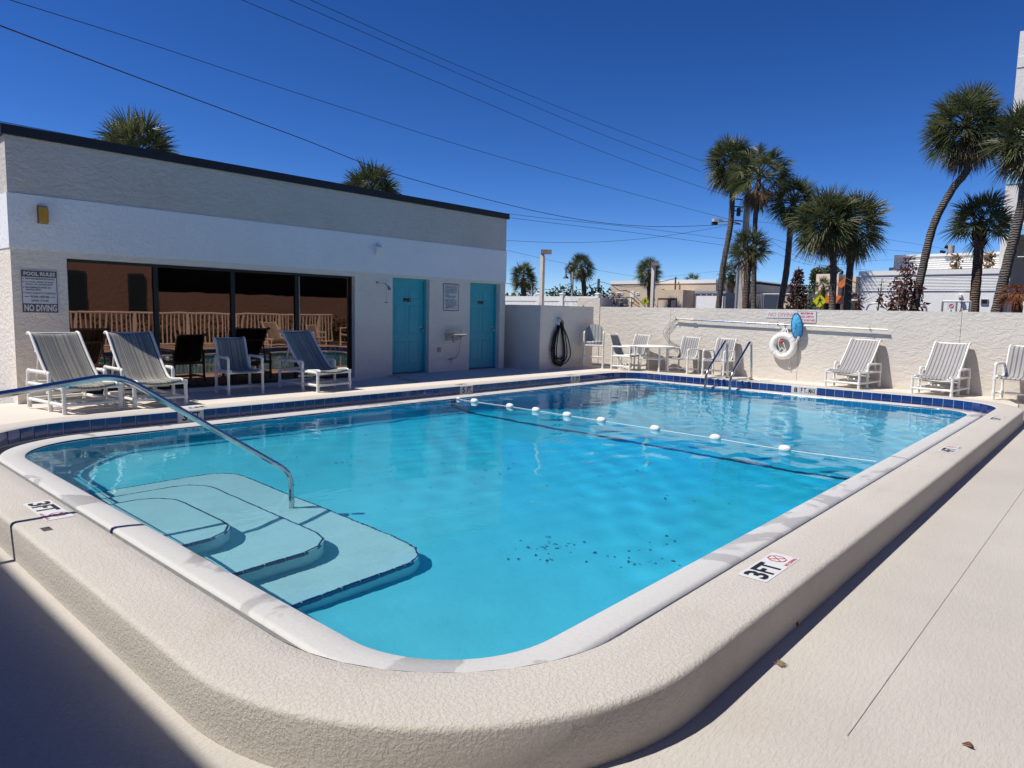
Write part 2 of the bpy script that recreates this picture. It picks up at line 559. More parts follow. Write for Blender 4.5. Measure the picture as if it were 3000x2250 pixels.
# ground far round about, open where the pool yard is built
mb = MB()
xs = (-1500, -7.9, 14.2, 1500); ys = (-1500, -16.0, 2.45, 1500)
for i in range(3):
    for j in range(3):
        if i == 1 and j == 1: continue
        mb.quad((xs[i], ys[j], -.32), (xs[i + 1], ys[j], -.32), (xs[i + 1], ys[j + 1], -.32), (xs[i], ys[j + 1], -.32))
M['ground'] = stucco('pale asphalt ground', (.13, .125, .12), 3, .01, 40, .004, .2)
tag(mb.build('ground', M['ground']), kind='structure')

# upper deck (building side and far end)
mb = MB()
def sheet(x0, x1, y0, y1, nx, ny):
    rows = [[(x0 + (x1 - x0) * i / nx, y0 + (y1 - y0) * j / ny, deck_z(x0 + (x1 - x0) * i / nx, y0 + (y1 - y0) * j / ny)) for i in range(nx + 1)] for j in range(ny + 1)]
    mb.strip(rows, 0, True)
sheet(-7.9, -1.2, -1.5, .2, 4, 2)
sheet(-7.9, 14.2, .2, 2.6, 90, 24)
sheet(12.65, 14.2, -14, .2, 12, 30)
mb.add([(12.2, .2, -.004), (12.65, -.25, -.004), (12.65, .2, -.004)], [(0, 1, 2)])
mb.add([(-1.2, -.62, -.004), (-.38, .2, -.004), (-1.2, .2, -.004)], [(0, 1, 2)])
mb.add([(12.0, -8.05, -.004), (12.65, -8.05, -.004), (12.65, -7.4, -.004)], [(0, 1, 2)])
mb.quad((-7.9, -1.5, -.3), (-1.2, -1.5, -.3), (-1.2, -1.5, -.004), (-7.9, -1.5, -.004))
mb.quad((12.65, -14, -.3), (12.65, -14, -.004), (12.65, -8.05, -.004), (12.65, -8.05, -.3))
tag(mb.build('upper_pool_deck', M['deck']), kind='structure')
# lower deck round the raised curb
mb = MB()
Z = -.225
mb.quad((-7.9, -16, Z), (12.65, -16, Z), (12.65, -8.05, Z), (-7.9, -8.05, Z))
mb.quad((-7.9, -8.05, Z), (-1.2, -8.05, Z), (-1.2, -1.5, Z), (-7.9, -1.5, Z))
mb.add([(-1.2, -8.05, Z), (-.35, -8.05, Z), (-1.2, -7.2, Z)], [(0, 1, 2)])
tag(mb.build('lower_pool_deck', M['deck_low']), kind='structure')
# saw cut joint in the lower deck
mb = MB()
mb.quad((.35, -8.75, Z + .004), (9.5, -8.80, Z + .004), (9.5, -8.804, Z + .004), (.35, -8.754, Z + .004))
M['joint'] = plain('deck joint', (.50, .47, .43), .9, var=.4, vs=9)
tag(mb.build('deck_joint', M['joint']), kind='structure')
# entry slab with worn yellow edge
mb = MB()
mb.prism([(6.42, .92), (9.9, .95), (10.5, 2.62), (6.90, 2.62)], -.2, .005)
slab = tag(mb.build('entry_slab', M['slab']), kind='structure')
mb = MB()
e0, e1 = Vector((6.42, .92, 0)), Vector((6.90, 2.36, 0))
d_ = (e1 - e0).normalized(); n_ = Vector((-d_.y, d_.x, 0))
for k in range(9):
    if k in (5,): continue
    a = e0 + (e1 - e0) * (k / 9); b_ = e0 + (e1 - e0) * ((k + .97) / 9)
    zz = .004 if True else 0
    mb.add([a + n_ * .004 + Vector((0, 0, -.06)), b_ + n_ * .004 + Vector((0, 0, -.06)), b_ + n_ * .004 + Vector((0, 0, .009)), a + n_ * .004 + Vector((0, 0, .009)),
            b_ - n_ * .02 + Vector((0, 0, .009)), a - n_ * .02 + Vector((0, 0, .009))], [(0, 1, 2, 3), (3, 2, 4, 5)])
mb.build('yellow_edge', M['yellow_edge'], slab)

# curb: flat coping with rounded shoulder
mb = MB()
prof = [(.006, -.006), (.016, 0.0), (.350, .0005), (.366, -.003), (.376, -.012), (.381, -.026), (.384, -.15), (.388, -.32)]
L_ = []
for off, z in prof: L_.append(loop(off, z, 20))
L_ = [L_[0], L_[1]] + [[((a[0] * (1 - t) + b[0] * t), (a[1] * (1 - t) + b[1] * t), a[2] * (1 - t) + b[2] * t) for a, b in zip(L_[1], L_[2])] for t in (.33, .66)] + L_[2:]
mb.loops(L_, 0, True, True)
tag(mb.build('pool_curb', M['curb']), kind='structure')

# basin: tile backing, gutter, lip, trim, wall
basin = thing('pool_basin', None, None, (0, 0, 0), kind='structure')
mb = MB(); NB = 10
mb.loops([loop(.006, -.006), loop(0, -.010), loop(0, -.172)], 0, False)
mb.build('grout_wall', M['grout'], basin)
mb = MB()
mb.loops([loop(0, -.172), loop(-.012, -.20), loop(-.02, -.24), loop(-.165, -.24), loop(-.18, -.16)], 0, False)
mb.build('gutter', M['gutter'], basin)
mb = MB()
mb.loops([loop(-.18, -.16), loop(-.19, -.146), loop(-.215, -.142), loop(-.30, -.147), loop(-.385, -.157), loop(-.398, -.164)], 0, True)
mb.build('lip', M['lip'], basin)
mb = MB()
mb.loops([loop(-.398, -.164), loop(-.403, -.169), loop(-.405, -.215)], 0, True)
trim = mb.build('lip_trim', M['blue_print'], basin)
mb = MB()
mb.loops([loop(-.405, -.215), loop(-.405, -3.0)], 0, True)
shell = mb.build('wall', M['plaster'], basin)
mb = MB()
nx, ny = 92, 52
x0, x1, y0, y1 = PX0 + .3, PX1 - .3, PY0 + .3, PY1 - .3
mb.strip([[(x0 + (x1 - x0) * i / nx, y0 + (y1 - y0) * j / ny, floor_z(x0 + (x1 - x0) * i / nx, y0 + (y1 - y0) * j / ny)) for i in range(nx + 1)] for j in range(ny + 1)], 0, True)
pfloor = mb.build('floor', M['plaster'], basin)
# dark line across the floor where the deep end begins
mb = MB()
def fl(x, y): return (x, y, floor_z(x, y) + .006)
ysx = [PY0 + .41 + (PY1 - PY0 - .82) * k / 60 for k in range(61)]
mb.strip([[fl(6.02, y), fl(6.08, y), fl(6.15, y)] for y in ysx], 0, True)
mb.strip([[(6.02, PY1 - .411, z), (6.15, PY1 - .411, z)] for z in (-1.2, -.22)], 0, False)
fline = mb.build('floor_line', M['blue_print'], basin)

# coping tiles, one object each
TS = .175
def tile_mesh(w, name, mat):
    b = MB(); h = .152; t = .006; e = .004
    pts = []
    for (ax, az) in ((0, 0), (w, 0), (w, -h), (0, -h)): pts.append((ax, 0, az))
    for (ax, az) in ((e, -e), (w - e, -e), (w - e, -h + e), (e, -h + e)): pts.append((ax, -t, az))
    b.add(pts, [(4, 5, 6, 7)] + [(i, (i + 1) % 4, 4 + (i + 1) % 4, 4 + i) for i in range(4)])
    return b.mesh(name, mat)
tile_me = tile_mesh(TS - .006, 'tile', M['tile'])
tile_me2 = tile_mesh(TS - .006, 'tile', M['sign_white'])
# walk the rim from x=0 on the building side, towards the far end
rim = rrect(-.0015, 20)
# start after the far-left corner going backwards: build ordered path from (0,0) in +X
n_c = 21
c_a, c_b, c_c, c_d = rim[0:n_c], rim[n_c:2 * n_c], rim[2 * n_c:3 * n_c], rim[3 * n_c:4 * n_c]
path = [(0.0, PY1 - .0015)] + list(reversed(c_c)) + list(reversed(c_b)) + list(reversed(c_a)) + list(reversed(c_d)) + [(0.0, PY1 - .0015)]
seg = [math.dist(path[i], path[i + 1]) for i in range(len(path) - 1)]
tot = sum(seg)
def on_path(s):
    s = s % tot
    for i, l in enumerate(seg):
        if s <= l or i == len(seg) - 1:
            t = s / l if l else 0
            return Vector((path[i][0] * (1 - t) + path[i + 1][0] * t, path[i][1] * (1 - t) + path[i + 1][1] * t, 0))
        s -= l
markers = {8: '3', 9: 'FT.', 38: '5', 39: 'FT.', 58: '7', 59: 'FT'}
N_T = round(tot / TS); TS = tot / N_T
far = {}
tiles = []
for k in range(N_T):
    a, b_ = on_path(k * TS + .003), on_path((k + 1) * TS - .003)
    d_ = (b_ - a).normalized()
    tiles.append((a, b_, d_))
best = min((k for k in range(N_T) if tiles[k][0].x > 12.3 and tiles[k][0].y < -3), key=lambda k: abs(tiles[k][0].y + 4.19))
markers.update({best: '8', best + 1: 'F T.', best + 2: 'MAX'})
for k, (a, b_, d_) in enumerate(tiles):
    mk = markers.get(k)
    o = link('depth_tile' if mk else 'tile', tile_me2 if mk else tile_me, basin, (a.x, a.y, -.010), math.atan2(d_.y, d_.x))
    if mk:
        o['label'] = 'white depth marker tile reading ' + mk
        b = MB()
        w = {'3': .07, '5': .075, '7': .075, '8': .075}.get(mk, .125 if mk != 'MAX' else .14)
        x_ = .055 if mk in '3578' else (.012 if mk != 'MAX' else .008)
        b.text(mk, (x_ + (.012 if mk == 'F T.' else 0), -.0065, -.133), (1, 0, 0), (0, 0, 1), w, .11, 0, .035)
        link('lettering', b.mesh('lettering', M['ink']), o)

# three steps at the near end
def ushape(xf, half, r=.30, n=8):
    yc = -3.95; xb = PX0 + .39
    pts = [(xb, yc - half), (xf - r, yc - half)]
    pts = [(xb, yc - half)]
    for k in range(n + 1):
        a = R(-90 + 90 * k / n); pts.append((xf - r + r * math.cos(a), yc - half + r + r * math.sin(a)))
    for k in range(n + 1):
        a = R(90 * k / n); pts.append((xf - r + r * math.cos(a), yc + half - r + r * math.sin(a)))
    pts.append((xb, yc + half))
    return pts
SUBM = [trim, shell, pfloor, fline]
step_me = None
for (xf, half, z, nm) in ((-.05, .69, -.42, 'top'), (.46, 1.17, -.68, 'middle'), (.99, 1.66, -.93, 'lowest')):
    st = thing('pool_step', None, None, (0, 0, 0), kind='structure')
    poly = ushape(xf, half)
    mb = MB()
    n = len(poly)
    vs = [(p[0], p[1], z) for p in poly] + [(p[0], p[1], -1.6) for p in poly]
    mb.add(vs, [tuple(range(n))] + [(i, n + i, n + i + 1, i + 1) for i in range(n - 1)])
    SUBM.append(mb.build('tread', M['step_plaster'], st))
    # edge tiles
    P = [Vector((p[0], p[1], 0)) for p in poly]
    ls = [(P[i + 1] - P[i]).length for i in range(n - 1)]
    T_ = sum(ls); m_ = int(T_ / .152)
    def pt(s):
        for i, l in enumerate(ls):
            if s <= l or i == n - 2: return P[i].lerp(P[i + 1], min(s / l, 1.0))
            s -= l
    for k in range(m_):
        a, b_ = pt(k * T_ / m_ + .003), pt((k + 1) * T_ / m_ - .003)
        d_ = (b_ - a).normalized(); nn = Vector((d_.y, -d_.x, 0)); zt = z + .003
        bx = MB()
        q = lambda p, o_, zz: (p.x + nn.x * o_, p.y + nn.y * o_, zz)
        bx.add([q(a, .006, z - .05), q(b_, .006, z - .05), q(b_, .006, zt - .008), q(a, .006, zt - .008), q(b_, .001, zt), q(a, .001, zt), q(b_, -.014, zt), q(a, -.014, zt)],
               [(0, 1, 2, 3), (3, 2, 4, 5), (5, 4, 6, 7)])
        SUBM.append(bx.build('edge_tile', M['blue_print'], st))
# debris on the pool floor
mb = MB()
for k in range(260):
    g = rng.choice(((3.2, -3.6, 1.3, 1.3), (4.6, -5.4, 1.5, .7), (2.4, -6.6, .5, .25), (2.6, -2.6, 1.2, 1.0), (1.9, -6.0, .3, .2), (4.5, -4.2, 1.8, 1.6)))
    x, y = rng.gauss(g[0], g[2] * .6), rng.gauss(g[1], g[3] * .6)
    if sd(x, y) < .3 or (x < 1.1 and -5.7 < y < -2.2): continue
    l = rng.uniform(.006, .024); a = rng.uniform(0, PI); w = l * rng.uniform(.25, .6)
    c, s_ = math.cos(a), math.sin(a); z = floor_z(x, y) + .012
    mb.add([(x + c * l - s_ * 0, y + s_ * l, z), (x - s_ * w, y + c * w, z + .004), (x - c * l, y - s_ * l, z), (x + s_ * w, y - c * w, z + .004)], [(0, 1, 2, 3)])
M['debris'] = plain('sunken leaves', (.05, .12, .11), .8, var=.4)
SUBM.append(tag(mb.build('sunken_leaf_debris', M['debris']), kind='stuff'))
# water: one sheet with a slight swell, its edge tucked under the lip
mb = MB()
def swell(x, y):
    s_ = .0014 * math.sin(2.1 * x + 3.3 * y) + .0010 * math.sin(4.7 * x - 2.2 * y + 1)
    w1 = .6 * math.sin(1.3 * x + .7 * y) + .5 * math.sin(2.9 * y - .8 * x)
    k = (.5 + 1.0 * math.sin(.9 * x - 1.1 * y + 2) ** 2) * 1.35 * (.2 + .8 * sstep(.6, 3.0, x))
    return s_ + k * (.0007 * math.sin(9.3 * x + 6.1 * y + 2 + w1) + .0006 * math.sin(-11.1 * x + 9.3 * y + 1.5 * w1) + .00045 * math.sin(15 * x - 4.4 * y + 2 * w1) + .0004 * math.sin(5.2 * x + 18.5 * y - 2 * w1))
gx, gy = 250, 146
gx0, gx1, gy0, gy1 = PX0 + .28, PX1 - .28, PY0 + .28, PY1 - .28
idx = {}; vs = []; fs = []
def gv(i, j):
    if (i, j) not in idx:
        x, y = gx0 + (gx1 - gx0) * i / gx, gy0 + (gy1 - gy0) * j / gy
        idx[(i, j)] = len(vs); vs.append((x, y, -.1725 + swell(x, y)))
    return idx[(i, j)]
WR = rrect(-.32, 16)
def rr_in(x, y, off):
    for (cx, cyy, r) in ((PX0, PY0, CR['a']), (PX1, PY0, CR['b']), (PX1, PY1, CR['c']), (PX0, PY1, CR['d'])):
        sx = 1 if cx == PX0 else -1; s_ = 1 if cyy == PY0 else -1
        ax, ay = (x - cx) * sx, (y - cyy) * s_
        if ax < r and ay < r and math.hypot(ax - r, ay - r) > r - off: return False
    return True
for i in range(gx):
    for j in range(gy):
        x, y = gx0 + (gx1 - gx0) * (i + .5) / gx, gy0 + (gy1 - gy0) * (j + .5) / gy
        if rr_in(x, y, .30): fs.append((gv(i, j), gv(i + 1, j), gv(i + 1, j + 1), gv(i, j + 1)))
mb.add(vs, fs, 0, True)
water = tag(mb.build('pool_water', M['water']), kind='structure')
water.cycles.is_caustics_caster = True
for o in SUBM: o.cycles.is_caustics_receiver = True

# ------------------------------------------------------------------ pool building
BX0, BX1, BY, BY1 = .16, 10.5, 2.40, 9.0
ZB0, ZB1, ZT = 2.165, 2.925, 3.71
def pxX(x, y): return atY(x, y, BY).x
D1 = (6.93, 7.975); D2 = (pxX(1376, 950), pxX(1463, 950)); WN = (.85, 5.965)
DZ = 2.10
house = thing('pool_building', 'low stucco pool building with bronze windows and two turquoise doors', 'building', (BX0, BY, 0))
mb = MB()
def cells(x0, x1, z0, z1, holes, y0, th):
    cuts = sorted({x0, x1} | {h[0] for h in holes} | {h[1] for h in holes})
    for a, b_ in zip(cuts[:-1], cuts[1:]):
        zs = [(z0, z1)]
        for h in holes:
            if h[0] <= a and h[1] >= b_:
                zs = [(z0, h[2]), (h[3], z1)]
        for (c, d_) in zs:
            if d_ - c > 1e-4: mb.box2((a, y0, c), (b_, y0 + th, d_))
cells(BX0, BX1, -.3, ZB0, [(WN[0], WN[1], .0, 2.065), (D1[0], D1[1], -.3, DZ), (D2[0], D2[1], -.3, DZ)], BY, .22)
mb.box2((BX0, BY + .22, -.3), (BX0 + .22, BY1, ZB0))
mb.box2((BX1 - .22, BY + .22, -.3), (BX1, BY1, ZB0))
mb.box2((BX0 + .22, BY1 - .22, -.3), (BX1 - .22, BY1, ZT))
mb.build('wall', M['house'], house)
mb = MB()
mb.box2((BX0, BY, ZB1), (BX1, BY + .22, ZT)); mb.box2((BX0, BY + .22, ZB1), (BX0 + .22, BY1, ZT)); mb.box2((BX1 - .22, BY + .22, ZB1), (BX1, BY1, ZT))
mb.build('parapet', M['house_shaded'], house)
mb = MB()
mb.box2((BX0 - .012, BY - .012, ZB0), (BX1 + .012, BY + .3, ZB1))
mb.box2((BX0 - .012, BY + .3, ZB0), (BX0 + .3, BY1 + .012, ZB1))
mb.box2((BX1 - .3, BY + .3, ZB0), (BX1 + .012, BY1 + .012, ZB1))
mb.build('painted_band', M['band'], house)
mb = MB()
e = .05
mb.box2((BX0 - e, BY - e, ZT), (BX1 + e, BY + .02, ZT + .135)); mb.box2((BX0 - e, BY1 - .02, ZT), (BX1 + e, BY1 + e, ZT + .135))
mb.box2((BX0 - e, BY + .02, ZT), (BX0 + .02, BY1 - .02, ZT + .135)); mb.box2((BX1 - .02, BY + .02, ZT), (BX1 + e, BY1 - .02, ZT + .135))
mb.build('roof_edge', M['black_metal'], house)
mb = MB(); mb.box2((BX0 + .02, BY + .02, ZT), (BX1 - .02, BY1 - .02, ZT + .08)); mb.build('roof', M['gutter'], house)
# window wall: four bronze panes between dark mullions
mxs = [WN[0], 2.145, 3.45, 4.715, WN[1]]
yw = BY + .125
for k in range(4):
    w = MB(); fr = MB()
    a, b_ = mxs[k] + .035, mxs[k + 1] - .035
    z0, z1 = .045, 2.02
    fr.box2((mxs[k] + .001, yw - .02, .001), (a, yw + .05, 2.064)); fr.box2((b_, yw - .02, .001), (mxs[k + 1] - .001, yw + .05, 2.064))
    fr.box2((a, yw - .02, .001), (b_, yw + .05, z0)); fr.box2((a, yw - .02, z1), (b_, yw + .05, 2.064))
    f = fr.build('window', M['black_metal'], house)
    p = MB(); p.quad((a, yw + .015, z0), (b_, yw + .015, z0), (b_, yw + .015, z1), (a, yw + .015, z1))
    link('pane', p.mesh('pane', M['bronze'], house.location), f)
mb = MB()
for x in (mxs[3] + .03,): mb.box2((x, yw - .035, .05), (x + .02, yw - .021, 2.0))
mb.build('mullion_trim', M['steel_dull'], house)
mb = MB(); mb.box2((WN[0] + .01, BY + .19, .01), (WN[1] - .01, BY + .215, 2.06)); mb.build('window_backing', M['dark'], house)
# doors
def door(x0, x1, lab):
    yd = BY + .15; fw = .05
    zb = deck_z((x0 + x1) / 2, BY) if False else .012
    d = MB()
    d.box2((x0 + fw, yd, zb + .012), (x1 - fw, yd + .045, DZ - .045))
    o = d.build('door', M['door'], house); o['label'] = lab
    fr = MB()
    fr.box2((x0 + .001, yd - .03, zb), (x0 + fw, yd + .06, DZ - .001)); fr.box2((x1 - fw, yd - .03, zb), (x1 - .001, yd + .06, DZ - .001))
    fr.box2((x0 + fw, yd - .03, DZ - .045), (x1 - fw, yd + .06, DZ - .001))
    link('door_frame', fr.mesh('door_frame', M['door'], house.location), o)
    W = x1 - x0 - 2 * fw; H = DZ - .045 - zb - .012; zz = zb + .012
    for (u0, u1) in ((.14, .44), (.56, .86)):
        for (v0, v1) in ((.085, .345), (.42, .735), (.805, .93)):
            pb = MB(); xa, xb = x0 + fw + W * u0, x0 + fw + W * u1; za, zb2 = zz + H * v0, zz + H * v1
            # sunk moulding with a raised field
            q = .022
            def ring(y_, i): return [(xa + i, y_, za + i), (xb - i, y_, za + i), (xb - i, y_, zb2 - i), (xa + i, y_, zb2 - i)]
            pb.loops([ring(yd - .006, 0), ring(yd - .006, .008), ring(yd - .0005, q), ring(yd - .004, q + .016)], 0, False, True)
            pb.add(ring(yd - .004, q + .016), [(0, 1, 2, 3)])
            pb.loops([ring(yd + .001, -.001), ring(yd - .006, 0)], 0, False, True)
            link('door_panel', pb.mesh('door_panel', M['door'], house.location), o)
    kb = MB()
    kx, kz = x1 - fw - .065, zz + H * .46
    kb.lathe([(.032, 0), (.032, -.008), (.012, -.012), (.012, -.035), (.028, -.045), (.03, -.06), (.016, -.072), (0, -.073)], 14, (kx, yd, kz), 'Y')
    kb.lathe([(.026, 0), (.026, -.008), (.02, -.012), (0, -.013)], 12, (kx, yd, kz + .09), 'Y')
    link('door_knob', kb.mesh('door_knob', M['steel'], house.location), o)
    sb = MB(); sx, sz = x0 + fw + W * .5, zz + H * .79
    sb.box2((sx - .105, yd - .014, sz - .036), (sx + .105, yd - .0005, sz + .036), 0)
    sb.lathe([(.010, 0), (0, .001)], 10, (sx + .07, yd - .0165, sz + .018), 'Y', 1)
    sb.box2((sx + .062, yd - .017, sz - .026), (sx + .078, yd - .0145, sz + .007), 1)
    sb.text('RESTROOM', (sx - .085, yd - .0165, sz - .024), (1, 0, 0), (0, 0, 1), .075, .014, 1)
    link('door_sign', sb.mesh('door_sign', [M['black'], M['sign_white']], house.location), o)
    th = MB(); th.box2((x0 + .001, BY + .05, -.02), (x1 - .001, yd + .06, .011)); link('threshold', th.mesh('threshold', M['steel_dull'], house.location), o)
door(D1[0], D1[1], 'turquoise six panel door nearer the windows')
door(D2[0], D2[1], 'turquoise six panel door at the far corner')
mb = MB(); mb.box2((D1[0] - .2, BY + .26, -.2), (D2[1] - .0, BY + .28, 2.15)); mb.build('door_backing', M['dark'], house)

yf = BY - .003
# sign by the left corner
def sign_board(name, label, x0, x1, z0, z1):
    t = thing(name, label, 'sign', (x0, yf, z0))
    b = MB(); b.box2((x0, yf - .008, z0), (x1, yf, z1)); b.build('board', M['sign_white'], t)
    return t
x0, x1, z0, z1 = .258, .722, 1.25, 1.868
t = sign_board('rules_sign', 'large POOL RULES and NO DIVING sign left of the windows', x0, x1, z0, z1)
ys = yf - .0095; W = x1 - x0; H = z1 - z0
b = MB()
def rect(mb_, u0, u1, v0, v1, y_=ys, m=0):
    mb_.quad((x0 + W * u0, y_, z0 + H * v0), (x0 + W * u1, y_, z0 + H * v0), (x0 + W * u1, y_, z0 + H * v1), (x0 + W * u0, y_, z0 + H * v1), m)
rect(b, .025, .975, .015, .22); rect(b, .025, .975, .835, .985); rect(b, .025, .045, .22, .835); rect(b, .955, .975, .22, .835)
b.build('dark_field', M['sign_grey'], t)
b = MB()
def ln(mb_, s_, u0, u1, v0, v1, m=0, bold=0.02, y_=ys - .0012):
    mb_.text(s_, (x0 + W * u0, y_, z0 + H * v0), (1, 0, 0), (0, 0, 1), W * (u1 - u0), H * (v1 - v0), m, bold)
ln(b, 'POOL RULES', .09, .93, .865, .955, 1, .04); ln(b, 'NO DIVING', .07, .94, .04, .20, 1, .04)
for s_, u0, u1, v in (('SHOWER BEFORE ENTERING', .13, .90, .775), ('NO FOOD, DRINK OR GLASS', .13, .87, .70), ('IN POOL OR ON POOL DECK', .13, .85, .645), ('NO ANIMALS IN POOL OR', .13, .80, .575), ('ON POOL DECK', .13, .53, .52), ('POOL CAPACITY 16 PERSONS', .13, .925, .445)):
    ln(b, s_, u0, u1, v, v + .038, 0, .02)
for v in (.775, .70, .575, .445):
    bb_ = MB(); rect(bb_, .07, .093, v + .008, v + .03, ys - .001); bb_.build('bullet', M['ink_navy'], t)
ln(b, 'POOL HOURS', .25, .75, .35, .405, 0, .02); ln(b, 'DAWN TO DUSK', .27, .73, .265, .315, 0, .015)
for u_ in (.09, .79):
    bb_ = MB(); rect(bb_, u_, u_ + .12, .372, .384, ys - .001); bb_.build('dash', M['ink_navy'], t)
b.build('lettering', [M['ink_navy'], M['sign_white']], t)
b = MB()
for u in (.04, .96):
    for v in (.03, .97): b.lathe([(.007, 0), (.006, -.004), (0, -.005)], 8, (x0 + W * u, ys - .001, z0 + H * v), 'Y')
b.build('screw', M['twig'], t)
# rules sign between the doors
x0, x1, z0, z1 = 8.395, 8.868, 1.42, 2.03
t = sign_board('rules_sign', 'white POOL RULES notice between the two turquoise doors', x0, x1, z0, z1)
W = x1 - x0; H = z1 - z0
b = MB()
for (u0, u1, v0, v1) in ((.0, 1, -.012, .01), (0, 1, .99, 1.012), (-.015, .012, 0, 1), (.988, 1.015, 0, 1)): rect(b, u0, u1, v0, v1, ys)
b.build('border', M['ink'], t)
b = MB()
ln(b, 'POOL RULES', .12, .88, .90, .965, 1, .02); ln(b, 'HOURS: Dawn to Dusk', .12, .88, .845, .885, 0, .03)
rows = ['WARNING: NO LIFEGUARD ON DUTY', 'SHOWER BEFORE ENTERING POOL', 'NO ANIMALS IN POOL OR ON DECK', 'NO FOOD OR DRINK IN POOL OR', '   ON DECK', 'NO DIVING', 'MAXIMUM NUMBER OF BATHERS', '   AS POSTED BY THE COUNTY', '', 'BATHING LOAD 16 PERSONS', 'EMERGENCY TELEPHONE LOCATED', '   AT THE CORNER OF THE POOL', 'DO NOT PLAY ON SAFETY ROPE', 'ALL PERSONS USE THE POOL AT', '   THEIR OWN RISK, OWNERS AND', '   MANAGEMENT ARE NOT', 'CHILDREN MUST BE WITH AN', '   ADULT']
for k, s_ in enumerate(rows):
    if s_.strip():
        u = .07 + (.08 if s_.startswith('   ') else 0)
        ln(b, s_.strip(), u, u + .029 * len(s_.strip()), .79 - k * .0435, .79 - k * .0435 + .027, 0, .03)
b.build('lettering', [M['ink'], M['red_faded']], t)

# wall lamps on the band
def wall_lamp(name, label, x0, x1, z0, z1, mat):
    t = thing(name, label, 'wall lamp', ((x0 + x1) / 2, BY - .0125, (z0 + z1) / 2))
    y0 = BY - .0125
    b = MB(); b.box2((x0, y0 - .02, z0), (x1, y0, z1)); b.build('back_plate', M['steel_dull'] if mat is M['brass'] else M['white_paint'], t)
    b = MB(); g = .008; d = .085
    pr = [(z0 + g, y0 - .021), (z0 + g + .02, y0 - d), (z1 - g - .04, y0 - d), (z1 - g, y0 - .021)]
    vs = [(x0 + g, p[1], p[0]) for p in pr] + [(x1 - g, p[1], p[0]) for p in pr]
    b.add(vs, [(0, 1, 5, 4), (1, 2, 6, 5), (2, 3, 7, 6), (0, 3, 2, 1), (4, 5, 6, 7), (0, 4, 7, 3)])
    b.build('cover', mat, t)
wall_lamp('wall_lamp', 'brass wall lamp high on the white band above the sign', .50, .63, 2.53, 2.785, M['brass'])
wall_lamp('wall_lamp', 'small white wall lamp on the band above the shower', 6.43, 6.60, 2.52, 2.745, M['white_paint'])
# outdoor shower head with pull chain
t = thing('pool_shower', 'outdoor shower head with pull chain beside the first door', 'shower', (6.52, BY, 1.95))
b = MB(); b.lathe([(.035, 0), (.035, -.01), (.015, -.014)], 12, (6.52, BY, 1.96), 'Y')
b.tube(bend([(6.52, BY - .01, 1.96), (6.60, BY - .16, 1.955), (6.645, BY - .20, 1.90)], .03), .011, 8); b.tube([(6.6, BY - .16, 1.955), (6.66, BY - .18, 2.0)], .006, 6)
b.build('arm', M['steel'], t)
b = MB(); b.tube([(6.645, BY - .20, 1.905), (6.655, BY - .21, 1.88), (6.675, BY - .225, 1.82)], [.014, .024, .032], 12); b.build('shower_head', M['steel_dull'], t)
b = MB(); b.tube([(6.625, BY - .175, 1.93), (6.628, BY - .175, 1.56)], .0028, 6); b.build('chain', M['steel_dull'], t)
b = MB(); b.tube([(6.585, BY - .175, 1.553), (6.67, BY - .175, 1.56)], .012, 8); b.build('pull_handle', M['red_faded'], t)
# drinking fountain
t = thing('drinking_fountain', 'steel wall drinking fountain between the turquoise doors', 'fountain', (8.66, BY, .85))
b = MB()
b.add([(8.47, BY, .90), (8.86, BY, .90), (8.86, BY, .72), (8.47, BY, .72), (8.47, BY - .30, .89), (8.86, BY - .30, .89), (8.86, BY - .30, .865), (8.47, BY - .30, .865)],
      [(0, 4, 5, 1), (4, 7, 6, 5), (7, 3, 2, 6), (0, 3, 7, 4), (1, 5, 6, 2)])
b.build('basin', M['steel'], t)
b = MB(); b.box2((8.47, BY - .012, .90), (8.86, BY - .0005, .955)); b.build('splash_back', M['steel_dull'], t)
b = MB(); b.tube(bend([(8.80, BY - .2, .89), (8.80, BY - .2, .945), (8.77, BY - .2, .965)], .02), .012, 8); b.tube([(8.80, BY - .2, .94), (8.76, BY - .22, 1.0)], .006, 6); b.build('spout', M['steel'], t)
b = MB(); b.tube([(8.60, BY - .14, .80), (8.60, BY - .14, .68)], .02, 10); b.tube(bend([(8.80, BY - .2, .87), (8.80, BY - .12, .45), (8.76, BY - .07, .31), (8.64, BY - .06, .30)], .12, 8), .009, 8); b.build('pipe', M['steel_dull'], t)
b = MB(); b.lathe([(.04, 0), (.04, -.012), (.018, -.016), (.018, -.07)], 12, (8.62, BY, .30), 'Y'); b.tube([(8.62, BY - .05, .30), (8.62, BY - .07, .23)], .014, 8); b.tube([(8.59, BY - .075, .228), (8.65, BY - .075, .228)], .01, 8); b.build('valve', M['steel'], t)
# outlet cover
t = thing('outlet_box', 'small grey outlet cover on the wall below the fountain', 'outlet', (8.285, BY, .51))
b = MB(); b.box2((8.235, BY - .02, .455), (8.335, BY, .575)); b.build('plate', M['steel_dull'], t)
b = MB(); b.box2((8.248, BY - .026, .468), (8.322, BY - .0205, .562)); b.build('lid', M['gutter'], t)

